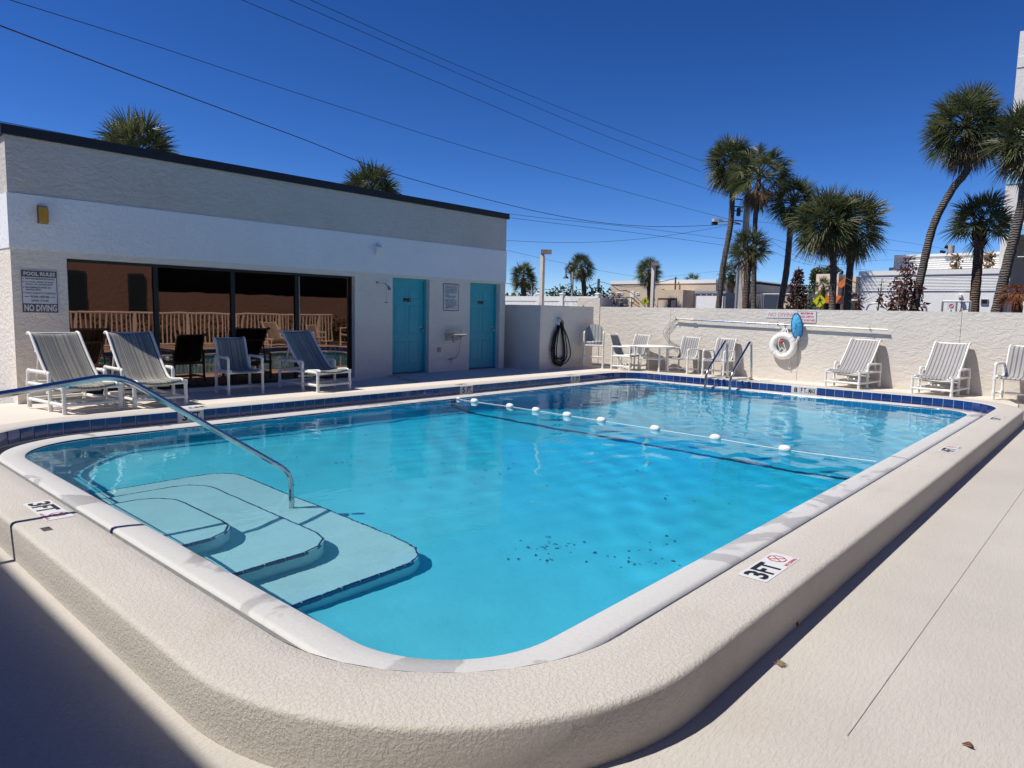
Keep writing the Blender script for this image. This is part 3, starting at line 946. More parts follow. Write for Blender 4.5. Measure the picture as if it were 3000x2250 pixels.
# ------------------------------------------------------------------ back wall, enclosure, column
XW = 14.05
bw = thing('back_wall', 'long cream stucco wall along the far end of the pool', 'wall', (XW, -3, 0))
js = [1.95, -.30, -3.67, -6.86, -8.7]
for a, b_ in zip(js[:-1], js[1:]):
    mb = MB(); mb.box2((XW, b_ + .004, -.35), (XW + .2, a - .004, 1.625)); mb.build('wall_panel', M['wall'], bw)
mb = MB(); mb.box2((XW + .02, -8.69, -.35), (XW + .18, 1.94, 1.618)); mb.build('wall_core', M['cap'], bw)
col = thing('wall_column', 'taller beige stucco column at the corner of the back wall', 'wall', (XW, 2.0, 0))
mb = MB(); mb.box2((XW, 1.97, -.35), (XW + 1.5, 2.75, 1.87)); mb.build('block', M['wall'], col)
enc = thing('enclosure_wall', 'grey beige enclosure wall with the hose, beside the building', 'wall', (10.92, 1.58, 0))
mb = MB(); mb.box2((10.92, 1.58, -.35), (13.2, 1.78, 1.605)); mb.box2((10.92, 1.78, -.35), (11.12, 4.5, 1.605)); mb.box2((13.0, 1.78, -.35), (13.2, 4.5, 1.605)); mb.build('block', M['house'], enc)
# vinyl fence behind
fz = atX(1605, 868, 15.7).z
vf = thing('vinyl_fence', 'white vinyl privacy fence behind the enclosure wall', 'fence', (15.7, 5, -.3))
posts = [atX(p, 865, 15.7).y for p in (1370, 1475, 1580, 1648, 1752)]
for yy in posts:
    pm = MB(); pm.box2((15.63, yy - .065, -.32), (15.77, yy + .065, fz + .06)); o = pm.build('post', M['vinyl'], vf)
    cp_ = MB(); cp_.box2((15.615, yy - .08, fz + .06), (15.785, yy + .08, fz + .085))
    cp_.add([(15.615, yy - .08, fz + .085), (15.785, yy - .08, fz + .085), (15.785, yy + .08, fz + .085), (15.615, yy + .08, fz + .085), (15.7, yy, fz + .12)], [(0, 1, 4), (1, 2, 4), (2, 3, 4), (3, 0, 4)])
    link('post_cap', cp_.mesh('post_cap', M['vinyl'], vf.location), o)
for a, b_ in zip(posts[:-1], posts[1:]):
    pm = MB(); pm.box2((15.67, b_ + .065, fz - .16), (15.73, a - .065, fz)); pm.build('rail', M['vinyl'], vf)
    n = max(2, int(abs(a - b_) / .18)); w = (a - b_ - .13) / n
    for k in range(n):
        q = MB(); q.box2((15.685, b_ + .065 + w * k + .003, -.25), (15.715, b_ + .065 + w * (k + 1) - .003, fz - .16)); q.build('board', M['vinyl'], vf)

# ------------------------------------------------------------------ curb decals
def decal(txt, o, xd, yd, w, h, lab, symbol=True):
    o = Vector(o); xd = Vector(xd); yd = Vector(yd)
    t = thing('depth_decal', lab, 'pool marking', o)
    b = MB(); q = lambda u, v, z=0: o + xd * (w * u) + yd * (h * v) + Vector((0, 0, z))
    up = xd.cross(yd)
    b.add([q(0, 0), q(1, 0), q(1, 1), q(0, 1)] , [(0, 1, 2, 3) if up.z > 0 else (3, 2, 1, 0)])
    b.build('plate', M['sign_white'], t)
    b = MB()
    ls = .56 if symbol else .9
    n_ = txt.split()
    b.text(n_[0], q(.06, .10, .002), xd, yd, w * ls * .30, h * .8, 0, .03)
    b.text(n_[1], q(.06 + ls * .36, .10, .002), xd, yd, w * ls * .56, h * .8, 0, .03)
    b.build('lettering', M['ink'], t)
    if symbol:
        b = MB(); c = q(.80, .60, .0022); r0 = h * .34; r1 = h * .30
        pa = [c + xd * (math.cos(R(22.5 + 45 * k)) * r0) + yd * (math.sin(R(22.5 + 45 * k)) * r0 * 1.0) for k in range(8)]
        pb = [c + xd * (math.cos(R(22.5 + 45 * k)) * r1) + yd * (math.sin(R(22.5 + 45 * k)) * r1) for k in range(8)]
        b.loops([pa, pb])
        for s_ in (1, -1):
            v = (xd + yd * s_).normalized(); nn = (xd - yd * s_).normalized() * .003
            b.add([c - v * r1 + nn, c + v * r1 + nn, c + v * r1 - nn, c - v * r1 - nn], [(0, 1, 2, 3)])
        b.text('NO DIVING', q(.64, .05, .002), xd, yd, w * .32, h * .13, 0, .02)
        b.build('no_diving_symbol', M['red'], t)
decal('3 FT', (1.125, -8.105, .0025), (1, 0, 0), (0, 1, 0), .51, .165, 'white 3 FT no diving decal on the curb nearest the camera')
decal('4 FT', (6.25, -8.13, .0025), (1, 0, 0), (0, 1, 0), .51, .165, 'white 4 FT no diving decal halfway along the right curb')
decal('5 FT', (9.78, -8.14, .0025), (1, 0, 0), (0, 1, 0), .51, .165, 'white 5 FT no diving decal near the far right corner')
decal('3 FT', (-1.222, -3.75, .0025), (0, -1, 0), (1, 0, 0), .55, .165, 'white 3 FT decal on the curb crossed by the handrail shadow')
decal('3 FT', (1.87, .25, .0015), (-1, 0, 0), (0, -1, 0), .30, .15, 'upside down 3 FT decal on the deck by the loungers', False)
decal('5 FT', (6.98, .25, .0015), (-1, 0, 0), (0, -1, 0), .34, .15, 'faint 5 FT decal on the deck edge before the first door', False)
decal('7 FT', (10.5, .25, .0015), (-1, 0, 0), (0, -1, 0), .34, .15, 'faint 7 FT decal on the deck edge by the far left corner', False)
t = thing('drain_grate', 'small square drain grate set in the near curb', 'drain', (-1.27, -4.48, .001))
b = MB(); b.box2((-1.295, -4.53, -.01), (-1.24, -4.44, .0012)); b.build('frame', M['gutter'], t)
b = MB()
for k in range(7): b.box2((-1.292, -4.525 + k * .0125, .0012), (-1.243, -4.519 + k * .0125, .0035))
b.build('bar', M['steel_dull'], t)['kind'] = 'stuff'

# ------------------------------------------------------------------ handrail, ladder, rope
t = thing('handrail', 'polished steel handrail running down into the pool steps', 'handrail', (.78, -3.9, -.93))
p = bend([(-2.35, -3.9, -.225), (-2.35, -3.9, .70), (-1.34, -3.9, .80), (-.63, -3.9, .897), (.70, -3.9, -.015), (.775, -3.9, -.10), (.785, -3.9, -.93)], .16, 10)
b = MB(); b.tube(p, .0245, 16); rl = b.build('rail', M['steel'], t)
rl.cycles.is_caustics_receiver = True
b = MB(); b.lathe([(.0262, -.014), (.0262, .014)], 16, (.782, -3.9, -.215)); b.build('sleeve', M['steel_dull'], t)
b = MB(); b.lathe([(.06, 0), (.058, .012), (.03, .02), (.026, .02)], 16, (-2.35, -3.9, -.225)); b.build('escutcheon', M['steel'], t)
t = thing('pool_ladder', 'steel grab rail ladder at the deep end of the pool', 'ladder', (12.4, -2.75, 0))
for yy in (-2.45, -3.03):
    b = MB()
    b.tube(bend([(13.0, yy, -.01), (12.88, yy, .84), (12.78, yy, .86), (11.98, yy, .24), (11.87, yy, .06), (11.87, yy, -1.2)], .09, 8), .026, 12)
    b.tube([(12.98, yy, .035), (11.94, yy, .045)], .022, 10)
    b.build('grab_rail', M['steel'], t)
    b = MB(); b.lathe([(.055, 0), (.053, .012), (.024, .02)], 14, (13.0, yy, -.008)); b.build('escutcheon', M['steel_dull'], t)
for z in (-.45, -.72, -.99):
    b = MB(); b.box2((11.83, -3.03, z - .012), (11.92, -2.45, z + .012)); b.build('tread', M['white_paint'], t)
# safety rope
t = thing('safety_rope', 'white floating safety rope with oval floats across the pool', 'pool rope', (6.0, -3.9, -.17))
fys = [(-.47, 6.16), (-.93, 6.11), (-1.75, 6.13), (-2.34, 6.11), (-3.0, 6.08), (-3.66, 6.05), (-4.60, 6.0), (-5.51, 5.97), (-6.44, 5.90)]
pts = [(6.25, -.41, -.14)] + [(x, y, -.166) for y, x in fys] + [(5.86, -7.46, -.14)]
b = MB(); b.tube(bez(pts, 6), .0042, 6); b.build('rope', M['white_paint'], t)
fm = MB(); fm.lathe([(0, -.075), (.025, -.07), (.045, -.045), (.05, 0), (.045, .045), (.025, .07), (0, .075)], 14, (0, 0, 0), 'Y')
fme = fm.mesh('float', M['white_paint'])
for k, (y, x) in enumerate(fys):
    sc = .55 if k == 0 else 1.0
    o = link('float', fme, t, (x - 6.0, y + 3.9, .012), rng.uniform(-.1, .2)); o.scale = (sc, sc, sc)

# ------------------------------------------------------------------ pvc furniture
def collar(b, p, axis, r=.031, l=.05):
    p = Vector(p); a = Vector(axis).normalized() * (l / 2)
    b.tube([p - a, p + a], r, 10)
def sling_sheet(prof, hw, sag=.02, nx=8):
    """prof: list of (y, z); sheet spans x = -hw..hw, sagging between its side tubes"""
    rows = []
    for k, (y, z) in enumerate(prof):
        p0 = Vector(prof[max(k - 1, 0)]); p1 = Vector(prof[min(k + 1, len(prof) - 1)])
        t = (p1 - p0).normalized(); n = Vector((-t.y, t.x))
        if n.y < 0 and abs(t.x) > .3: n = -n
        row = []
        for i in range(nx + 1):
            u = -1 + 2 * i / nx
            s_ = sag * (1 - u * u)
            row.append((hw * u, y - n.x * s_, z - n.y * s_))
        rows.append(row)
    return rows
def make_lounger(label, fabric):
    w = .69; h = w / 2; r = .0245
    t = thing('sun_lounger', label, 'sun lounger', (0, 0, 0), 0, 'white pvc sun loungers round the pool')
    pv = M['pvc']
    for s in (-1, 1):
        b = MB(); b.tube([(s * h, 0, 0), (s * h, 0, .352)], r, 10); collar(b, (s * h, 0, .03), (0, 0, 1), .029, .06); collar(b, (s * h, 0, .115), (0, 0, 1)); collar(b, (s * h, 0, .325), (0, 0, 1), .031, .06); b.build('leg', pv, t)
        b = MB(); b.tube([(s * h, .40, 0), (s * h, .40, .40)], r, 10); collar(b, (s * h, .40, .03), (0, 0, 1), .029, .06); collar(b, (s * h, .40, .115), (0, 0, 1)); collar(b, (s * h, .40, .33), (0, 0, 1), .031, .07); b.build('leg', pv, t)
        b = MB(); b.tube([(s * h, 1.04, 0), (s * h, 1.04, .40)], r, 10); collar(b, (s * h, 1.04, .03), (0, 0, 1), .029, .06); collar(b, (s * h, 1.04, .115), (0, 0, 1)); collar(b, (s * h, 1.04, .33), (0, 0, 1), .031, .07); b.build('leg', pv, t)
        b = MB(); b.tube(bend([(s * h, .40, .40), (s * h, .40, .50), (s * h, 1.04, .50), (s * h, 1.04, .40)], .045, 5), r, 10)
        collar(b, (s * h, .46, .50), (0, 1, 0), .029, .06); collar(b, (s * h, .98, .50), (0, 1, 0), .029, .06); b.build('armrest', pv, t)
        b = MB(); b.tube([(s * h, .02, .33), (s * h, 1.03, .33)], r * .95, 10); b.build('seat_rail', pv, t)
        b = MB(); b.tube([(s * h, .02, .115), (s * h, 1.03, .115)], r * .95, 10); b.build('lower_rail', pv, t)
    for (y, z) in ((0, .115), (0, .318), (.40, .115), (1.04, .115), (1.04, .33), (.52, .24)):
        b = MB(); b.tube([(-h + .01, y, z), (h - .01, y, z)], r * .92, 10)
        if z == .24: collar(b, (-.12, y, z), (1, 0, 0), .03, .05); collar(b, (.12, y, z), (1, 0, 0), .03, .05)
        b.build('cross_bar', pv, t)
    hw = h - .05
    seat = [(-.005, .315), (-.018, .345), (.0, .366), (.06, .372), (.18, .362), (.32, .352), (.44, .362)]
    back = [(.44, .362), (.50, .40), (.60, .495), (.72, .625), (.84, .765), (.94, .89), (1.0, .965), (1.04, .995), (1.085, 1.003), (1.12, .985)]
    seatp = [tuple(v)[:2] for v in bez([(a, b_, 0) for a, b_ in seat], 3)]
    backp = [tuple(v)[:2] for v in bez([(a, b_, 0) for a, b_ in back], 3)]
    b = MB(); b.strip(sling_sheet(seatp, hw, .022), 0, True); b.build('seat_sling', fabric, t)
    b = MB(); b.strip(sling_sheet(backp, hw, .028), 0, True); b.build('back_sling', fabric, t)
    for s in (-1, 1):
        b = MB(); b.tube([(s * (hw + .008), y, z - .004) for y, z in seatp[3:]], .017, 8); b.build('sling_rail', pv, t)
        b = MB(); b.tube([(s * (hw + .008), y, z) for y, z in backp], .019, 8)
        b.build('back_rail', pv, t)
        b = MB(); b.tube([(s * (hw - .03), .86, .76), (s * (hw - .03), 1.0, .35)], .016, 8); b.build('back_strut', pv, t)
    b = MB(); b.tube([(-hw, 1.115, .985), (hw, 1.115, .985)], .017, 8); b.tube([(-hw, .93, .76), (hw, .93, .76)], .015, 8); b.build('back_bar', pv, t)
    return t
def make_chair(label, fabric, name='patio_chair', group='white pvc armchairs on the pool deck'):
    w = .56; h = w / 2; d = .50; r = .022
    t = thing(name, label, 'chair', (0, 0, 0), 0, group)
    pv = M['pvc']
    for s in (-1, 1):
        for y in (0, d):
            b = MB(); b.tube([(s * h, y, 0), (s * h, y, .50)], r, 10)
            for z in (.03, .11, .365): collar(b, (s * h, y, z), (0, 0, 1), .0275, .06)
            b.build('leg', pv, t)
        b = MB(); b.tube(bend([(s * h, 0, .50), (s * h, 0, .605), (s * h, d, .605), (s * h, d, .50)], .04, 5), r, 10)
        collar(b, (s * h, .05, .605), (0, 1, 0), .027, .05); b.build('armrest', pv, t)
        b = MB(); b.tube([(s * h, 0, .11), (s * h, d, .11)], r * .9, 10); b.tube([(s * h, 0, .365), (s * h, d, .365)], r * .9, 10); b.build('side_rail', pv, t)
    for (y, z) in ((d * .5, .11), (d, .365), (0, .365)):
        b = MB(); b.tube([(-h, y, z), (h, y, z)], r * .9, 10); b.build('cross_bar', pv, t)
    hw = h - .04
    prof = [(-.01, .36), (-.02, .385), (.0, .405), (.10, .40), (.24, .385), (.36, .385), (.43, .42), (.475, .52), (.52, .66), (.56, .79), (.585, .86), (.61, .895), (.645, .905), (.675, .885)]
    pp = [tuple(v)[:2] for v in bez([(a, b_, 0) for a, b_ in prof], 3)]
    b = MB(); b.strip(sling_sheet(pp, hw, .02), 0, True); b.build('sling', fabric, t)
    for s in (-1, 1):
        b = MB(); b.tube([(s * (hw + .006), y, z - .003) for y, z in pp[3:]], .0165, 8); b.build('sling_rail', pv, t)
    b = MB(); b.tube([(-hw, .672, .888), (hw, .672, .888)], .015, 8); b.build('top_bar', pv, t)
    return t
def put(o, x, y, rz, sc=1.0):
    o.location = (x, y, deck_z(x, y)); o.rotation_euler = (0, 0, R(rz)); o.scale = (sc, sc, sc); return o
l1 = make_lounger('beige striped lounger in full sun by the building corner', M['sling_a'])
l2 = dup(l1, (0, 0, 0), 0, 'striped lounger half in shade, second from the building corner')
l3 = dup(l1, (0, 0, 0), 0, 'shaded navy striped lounger before the dark window nearest the doors')
put(l1, .577, .60, 7); put(l2, 1.42, .585, 1); put(l3, 4.34, .727, 6)
la = make_lounger('lilac striped lounger against the back wall, near the life ring', M['sling_b'])
lb = dup(la, (0, 0, 0), 0, 'lilac striped lounger by the back wall nearest the far right corner')
put(la, 12.90, -5.01, -97); put(lb, 12.90, -6.645, -96)
c1 = make_chair('navy striped armchair in the shade between two loungers by the windows', M['sling_a'])
put(c1, 2.987, 1.2, -4)
c2 = make_chair('grey striped armchair to the right of the round table', M['sling_b'])
c3 = dup(c2, (0, 0, 0), 0, 'grey striped armchair seen through the pool ladder')
c4 = dup(c2, (0, 0, 0), 0, 'grey striped armchair turned sideways left of the round table')
c5 = dup(c2, (0, 0, 0), 0, 'grey striped armchair behind the sideways one, against the wall')
c6 = dup(c2, (0, 0, 0), 0, 'striped armchair cut off by the right edge of the photo')
put(c2, 13.20, -1.03, -94); put(c3, 13.32, -1.92, -94); put(c4, 12.86, .02, 8); put(c5, 13.12, .42, -100); put(c6, 13.12, -7.92, -97, 1.12)

# tall chair with cushions
t = thing('tall_chair', 'tall white bar chair with striped cushions beside the hose wall', 'chair', (0, 0, 0))
w = .50; h = w / 2; d = .50; r = .023; pv = M['pvc']
for s in (-1, 1):
    for y in (0, d):
        b = MB(); b.tube([(s * h, y, 0), (s * h, y, .84)], r, 10)
        for z in (.03, .29, .60): collar(b, (s * h, y, z), (0, 0, 1), .0285, .06)
        b.build('leg', pv, t)
    b = MB(); b.tube(bend([(s * h, 0, .84), (s * h, 0, .95), (s * h, d, .95), (s * h, d, .84)], .05, 5), r, 10); b.build('armrest', pv, t)
    b = MB(); b.tube([(s * h, 0, .60), (s * h, d, .60)], r * .9, 10); b.tube([(s * h, 0, .12), (s * h, d, .12)], r * .9, 10); b.build('side_rail', pv, t)
b = MB(); b.tube([(-h, 0, .60), (h, 0, .60)], r, 10); b.tube([(-h, d, .60), (h, d, .60)], r, 10); b.build('cross_bar', pv, t)
b = MB(); b.tube([(-h, 0, .30), (h, 0, .30)], r, 10); b.build('foot_rest', pv, t)
def cushion(pts_u, y_of, th, nm):
    b = MB(); n = len(pts_u)
    front = [(p[0], y_of(p[1])[0], y_of(p[1])[1]) for p in pts_u]
    b.loops([[(x * .93, y, z) for x, y, z in front], front, [(x, y + th[0], z + th[1]) for x, y, z in front], [(x * .93, y + th[0] * 1.1, z + th[1] * 1.1) for x, y, z in front]], 0, True)
    b.add([(x * .93, y, z) for x, y, z in front], [tuple(range(n))], 0, True)
    b.add([(x * .93, y + th[0] * 1.1, z + th[1] * 1.1) for x, y, z in front], [tuple(reversed(range(n)))], 0, True)
    return b.build(nm, M['cushion'], t)
hw = .22
arch = [(-hw, .66), (-hw * 1.05, .95)] + [(hw * 1.05 * math.cos(R(180 - 15 * k)), .98 + .17 * math.sin(R(15 * k))) for k in range(13)] + [(hw * 1.05, .95), (hw, .66)]
cushion(arch, lambda z: (.40 + (z - .66) * .16, z), (.07, 0), 'back_cushion')
sq = [(-hw, .0), (hw, .0), (hw * 1.05, .2), (hw, .42), (-hw, .42), (-hw * 1.05, .2)]
cushion(sq, lambda y: (y, .63), (0, .07), 'seat_cushion')
put(t, 12.46, 1.02, -56)

# round table
tx, ty = 13.28, -.30
t = thing('round_table', 'round white patio table standing among the armchairs', 'table', (tx, ty, deck_z(tx, ty)))
b = MB(); b.lathe([(0, .655), (.50, .655), (.515, .648), (.52, .635), (.51, .622), (.45, .615), (0, .615)], 36, (0, 0, 0)); b.build('table_top', M['white_paint'], t, False)
for k in range(4):
    a = R(45 + 90 * k + 8); x, y = .36 * math.cos(a), .36 * math.sin(a)
    b = MB(); b.tube([(x, y, 0), (x, y, .62)], .024, 10); collar(b, (x, y, .03), (0, 0, 1), .03, .06); collar(b, (x, y, .33), (0, 0, 1), .03, .06); b.build('leg', pv, t, False)
    a2 = a + PI / 2
    b = MB(); b.tube([(x, y, .33), (.36 * math.cos(a2), .36 * math.sin(a2), .33)], .021, 10); b.build('rail', pv, t, False)

# ------------------------------------------------------------------ things hung on the back wall
def wsign(label, y0, y1, z0, z1, rows, mat, border=False, bold=.02, slant=0.0):
    x = XW - .012
    t = thing('wall_sign', label, 'sign', (x, y0, z0))
    b = MB(); b.box2((x, y1, z0), (XW, y0, z1)); b.build('board', M['sign_white'], t)
    if border:
        b = MB(); e = .006
        for (a0, a1, c0, c1) in ((y0, y1, z0, z0 + e), (y0, y1, z1 - e, z1), (y0, y0 - e, z0 + e, z1 - e), (y1 + e, y1, z0 + e, z1 - e)):
            b.quad((x - .0012, a0, c0), (x - .0012, a1, c0), (x - .0012, a1, c1), (x - .0012, a0, c1))
        b.build('border', M['sign_grey'], t)
    b = MB()
    W = y0 - y1; H = z1 - z0
    for s_, u0, u1, v0, v1 in rows:
        b.text(s_, (x - .0015, y0 - W * u0, z0 + H * v0), (0, -1, 0), (0, -slant, 1), W * (u1 - u0), H * (v1 - v0), 0, bold)
    b.build('lettering', mat, t)
wsign('faded NO DIVING sign on the back wall left of the blue net', -2.87, -3.60, 1.42, 1.575, [('NO DIVING', .06, .93, .2, .82)], M['red_faded'], False, .02, .2)
wsign('MAXIMUM POOL DEPTH sign half behind the blue skimmer net', -3.61, -4.03, 1.32, 1.59, [('MAXIMUM', .17, .82, .72, .90), ('POOL DEPTH', .08, .86, .43, .61), ('8 FT. 0 INCHES', .05, .94, .13, .31)], M['red'], True, .03)
# pole on hooks
t = thing('pool_pole', 'long telescopic pool pole on hooks along the back wall', 'pole', (XW - .07, -3, 1.28))
za = lambda y: 1.333 + (y + .49) * (1.333 - 1.215) / 5.05
b = MB(); b.tube([(XW - .075, -.95, za(-.95)), (XW - .075, -3.45, za(-3.45))], .0175, 10); b.build('blue_section', plain('blue anodised tube', (.16, .20, .34), .22, 1.0), t)
b = MB(); b.tube([(XW - .075, -3.45, za(-3.45)), (XW - .075, -5.55, za(-5.55))], .0215, 10); b.build('white_section', M['white_paint'], t)
b = MB(); b.tube([(XW - .075, -.49, za(-.49) + .012), (XW - .075, -.95, za(-.95))], .024, 10); collar(b, (XW - .075, -.98, za(-.98)), (0, 1, 0), .031, .1); b.build('brush_grip', M['cap'], t)
for y in (-.52, -3.2, -5.2):
    b = MB(); b.tube(bend([(XW, y, za(y) - .03), (XW - .10, y, za(y) - .035), (XW - .125, y, za(y) + .06)], .02), .006, 6); b.build('hook', M['black'], t)
# thin cables
t = thing('hanging_cable', 'thin grey cables looping down from the left pole hook', 'cable', (XW - .05, -.6, 1.2))
for (dy, sag, z1, y1) in ((0, .30, .58, -.85), (.05, .22, .62, -.95), (-.03, .36, .56, -.80)):
    b = MB(); b.tube(bez([(XW - .06, -.55, 1.34), (XW - .05, -.44 + dy, 1.25), (XW - .05, -.20 + dy + .1 - sag * .4, 1.0), (XW - .05, -.32 + dy, .75), (XW - .1, -.6 + dy, .63), (XW - .15, y1, z1)], 8), .0042, 6); b.build('cable', M['rubber'], t)
# life ring
RY, RZ = -3.345, .765
t = thing('life_ring', 'white life ring with coiled rope hanging on the back wall', 'life ring', (XW - .09, RY, RZ))
b = MB(); xr = XW - .085
ring = [(xr, RY + .243 * math.cos(2 * PI * k / 40), RZ + .243 * math.sin(2 * PI * k / 40)) for k in range(40)]
b.tube(ring, .081, 14, 0, True); b.build('ring', M['white_paint'], t)
for a in (50, 142, 222, 318):
    c = Vector((xr, RY + .243 * math.cos(R(a)), RZ + .243 * math.sin(R(a)))); n = Vector((0, math.cos(R(a)), math.sin(R(a)))); tt = Vector((0, -n.z, n.y))
    b = MB()
    for o_ in (-.045, .045):
        pts = [c + tt * o_ + (n * math.cos(2 * PI * k / 16) + Vector((1, 0, 0)) * math.sin(2 * PI * k / 16)) * .0825 for k in range(16)]
        b.tube(pts, .0035, 5, 0, True)
    b.build('band', M['sign_white'], t)
b = MB(); hk = Vector((XW - .06, -3.36, 1.215))
for k in range(11):
    y = -3.36 + rng.uniform(-.17, .17); z = rng.uniform(.93, 1.05)
    b.tube(bez([hk + Vector((0, rng.uniform(-.03, .03), rng.uniform(-.02, .05))), (XW - .10, (y - 3.36) / 2 + rng.uniform(-.03, .03), 1.10), (XW - .12, y, z)], 6), .0075, 6)
for (p0, p1, p2) in (((-3.2, 1.03), (-3.32, .99), (-3.44, 1.04)), ((-3.25, .60), (-3.34, .72), (-3.44, .60)), ((-3.22, .66), (-3.30, .58), (-3.42, .68)), ((-3.28, .95), (-3.25, .80), (-3.31, .66)), ((-3.36, .86), (-3.42, .72), (-3.47, .58))):
    b.tube(bez([(XW - .14, p0[0], p0[1]), (XW - .15, p1[0], p1[1]), (XW - .14, p2[0], p2[1])], 6), .009, 6)
b.tube(bez([(XW - .13, -3.46, .52), (XW - .05, -3.50, .42), (XW - .04, -3.48, .28), (XW - .04, -3.52, .23), (XW - .04, -3.52, .33), (XW - .05, -3.50, .42)], 6), .006, 6)
b.build('rope', M['white_paint'], t)
b = MB(); b.lathe([(0, -.04), (.03, -.035), (.045, 0), (.035, .03), (0, .04)], 12, (XW - .12, RY + .03, RZ + .10), 'Z'); b.build('throw_float', M['red'], t)
b = MB(); b.tube(bend([(XW, -3.36, 1.19), (XW - .09, -3.36, 1.19), (XW - .10, -3.36, 1.29)], .02), .006, 6); b.build('hook', M['black'], t)
# skimmer net
NY, NZ = -3.645, 1.245
t = thing('skimmer_net', 'blue leaf skimmer net hung in front of the signs', 'pool net', (XW - .13, NY, NZ))
b = MB(); n = 40
oval = []
for k in range(n):
    a = 2 * PI * k / n; oval.append((XW - .12, NY + .125 * math.cos(a) * (1 - .12 * math.sin(a)) + .03 * math.sin(a), NZ + .285 * math.sin(a)))
b.tube(oval, .014, 8, 0, True); b.build('rim', plain('dark blue rim', (.01, .06, .22), .4), t)
b = MB()
rows = []
for j in range(7):
    s_ = 1 - j / 6; dx = .07 * (1 - s_ * s_)
    rows.append([(p[0] - dx + .008 * math.sin(k * 1.7 + j), NY + (p[1] - NY) * s_, NZ + (p[2] - NZ) * s_ - .02 * (1 - s_)) for k, p in enumerate(oval)])
b.loops(rows, 0, True); b.build('net_bag', plain('sky blue netting', (.07, .40, .70), .6, var=.35, vs=18), t)
b = MB(); b.tube(bez([(XW - .12, NY - .07, NZ - .24), (XW - .10, NY - .02, NZ - .33), (XW - .09, NY + .0, NZ - .42)], 6), [.03] * 6 + [.022] * 7, 8); b.build('net_tail', MATS['pvc'], t)

# hose on the enclosure wall
hx = atY(1639, 936, 1.55).x
t = thing('pool_hose', 'black vacuum hose coiled on a white bracket on the enclosure wall', 'hose', (hx, 1.5, .9))
yv = 1.58 - .05
b = MB(); b.add([(hx - .10, 1.58, 1.12), (hx + .10, 1.58, 1.12)], [])
prof = [(hx + .11 * math.cos(R(180 - 18 * k)), 1.14 + .17 * math.sin(R(18 * k))) for k in range(11)]
b.loops([[(x, 1.58, z) for x, z in prof], [(x, 1.50, z - .01) for x, z in prof]]) if False else None
b = MB()
for i in range(10):
    (xa, za_), (xb, zb_) = prof[i], prof[i + 1]
    b.add([(xa, 1.58, za_), (xb, 1.58, zb_), (xb, 1.47, zb_ - .03), (xa, 1.47, za_ - .03)], [(0, 1, 2, 3)], 0, True)
b.tube([(x, 1.47, z - .03) for x, z in prof] , .012, 8)
b.add([(x, 1.575, z) for x, z in prof], [tuple(range(11))])
b.build('bracket', M['white_paint'], t)
b = MB()
for k in range(8):
    wl, wr = rng.uniform(.16, .36), rng.uniform(.14, .42); zb_ = rng.uniform(.0, .22) + .02
    yy = 1.58 - .025 - .013 * k
    b.tube(bez([(hx - .05, yy, 1.10), (hx, yy, 1.17), (hx + .06, yy, 1.08), (hx + wr * .7, yy, .75), (hx + wr, yy, .35), (hx + wr * .55, yy, zb_ + .03), (hx + .0, yy, zb_), (hx - wl * .8, yy, zb_ + .12), (hx - wl, yy, .5), (hx - wl * .75, yy, .85), (hx - .06, yy, 1.10)], 7), .015, 8)
b.tube(bez([(hx - .2, 1.52, .6), (hx - .33, 1.50, .52), (hx - .36, 1.49, .45), (hx - .26, 1.49, .46)], 6), .014, 8)
b.build('hose', M['rubber'], t)

# fallen leaves
def dead_leaf(label, x, y, l, rz, kind):
    t = thing('fallen_leaf', label, 'leaf', (x, y, deck_z(x, y)), 0)
    b = MB()
    if kind == 0:
        for k in range(7):
            a = R(rz - 60 + 20 * k); q = l * (1 - .1 * abs(k - 3)); w = .1 * l
            d_ = Vector((math.cos(a), math.sin(a), 0)); n_ = Vector((-d_.y, d_.x, 0))
            b.add([(0, 0, .006), d_ * q * .5 + n_ * w + Vector((0, 0, .018)), d_ * q + Vector((0, 0, .004)), d_ * q * .5 - n_ * w + Vector((0, 0, .012))], [(0, 1, 2, 3)])
        b.tube([(0, 0, .006), (-.3 * l * math.cos(R(rz)), -.3 * l * math.sin(R(rz)), .012)], .003, 5)
    else:
        b.tube(bez([(0, 0, .01), (l * .35, l * .1, .02), (l * .7, -l * .02, .012), (l, l * .12, .006)], 4), [q * l / .07 for q in (.004, .006, .009, .012, .013, .013, .012, .011, .009, .008, .006, .004, .002)], 6)
    b.build('blade', M['frond_rust'] if kind else M['frond_dead'], t, False)
    t.rotation_euler = (0, 0, R(rz) if kind else 0)
dead_leaf('crumpled tan leaf lying on the lower deck beside the curb', .72, -8.33, .055, -60, 0)
dead_leaf('small brown twig leaf at the shadow edge under the curb', 1.20, -8.26, .05, 30, 1)
dead_leaf('curled brown seed pod alone on the right of the lower deck', .60, -9.14, .04, 80, 1)

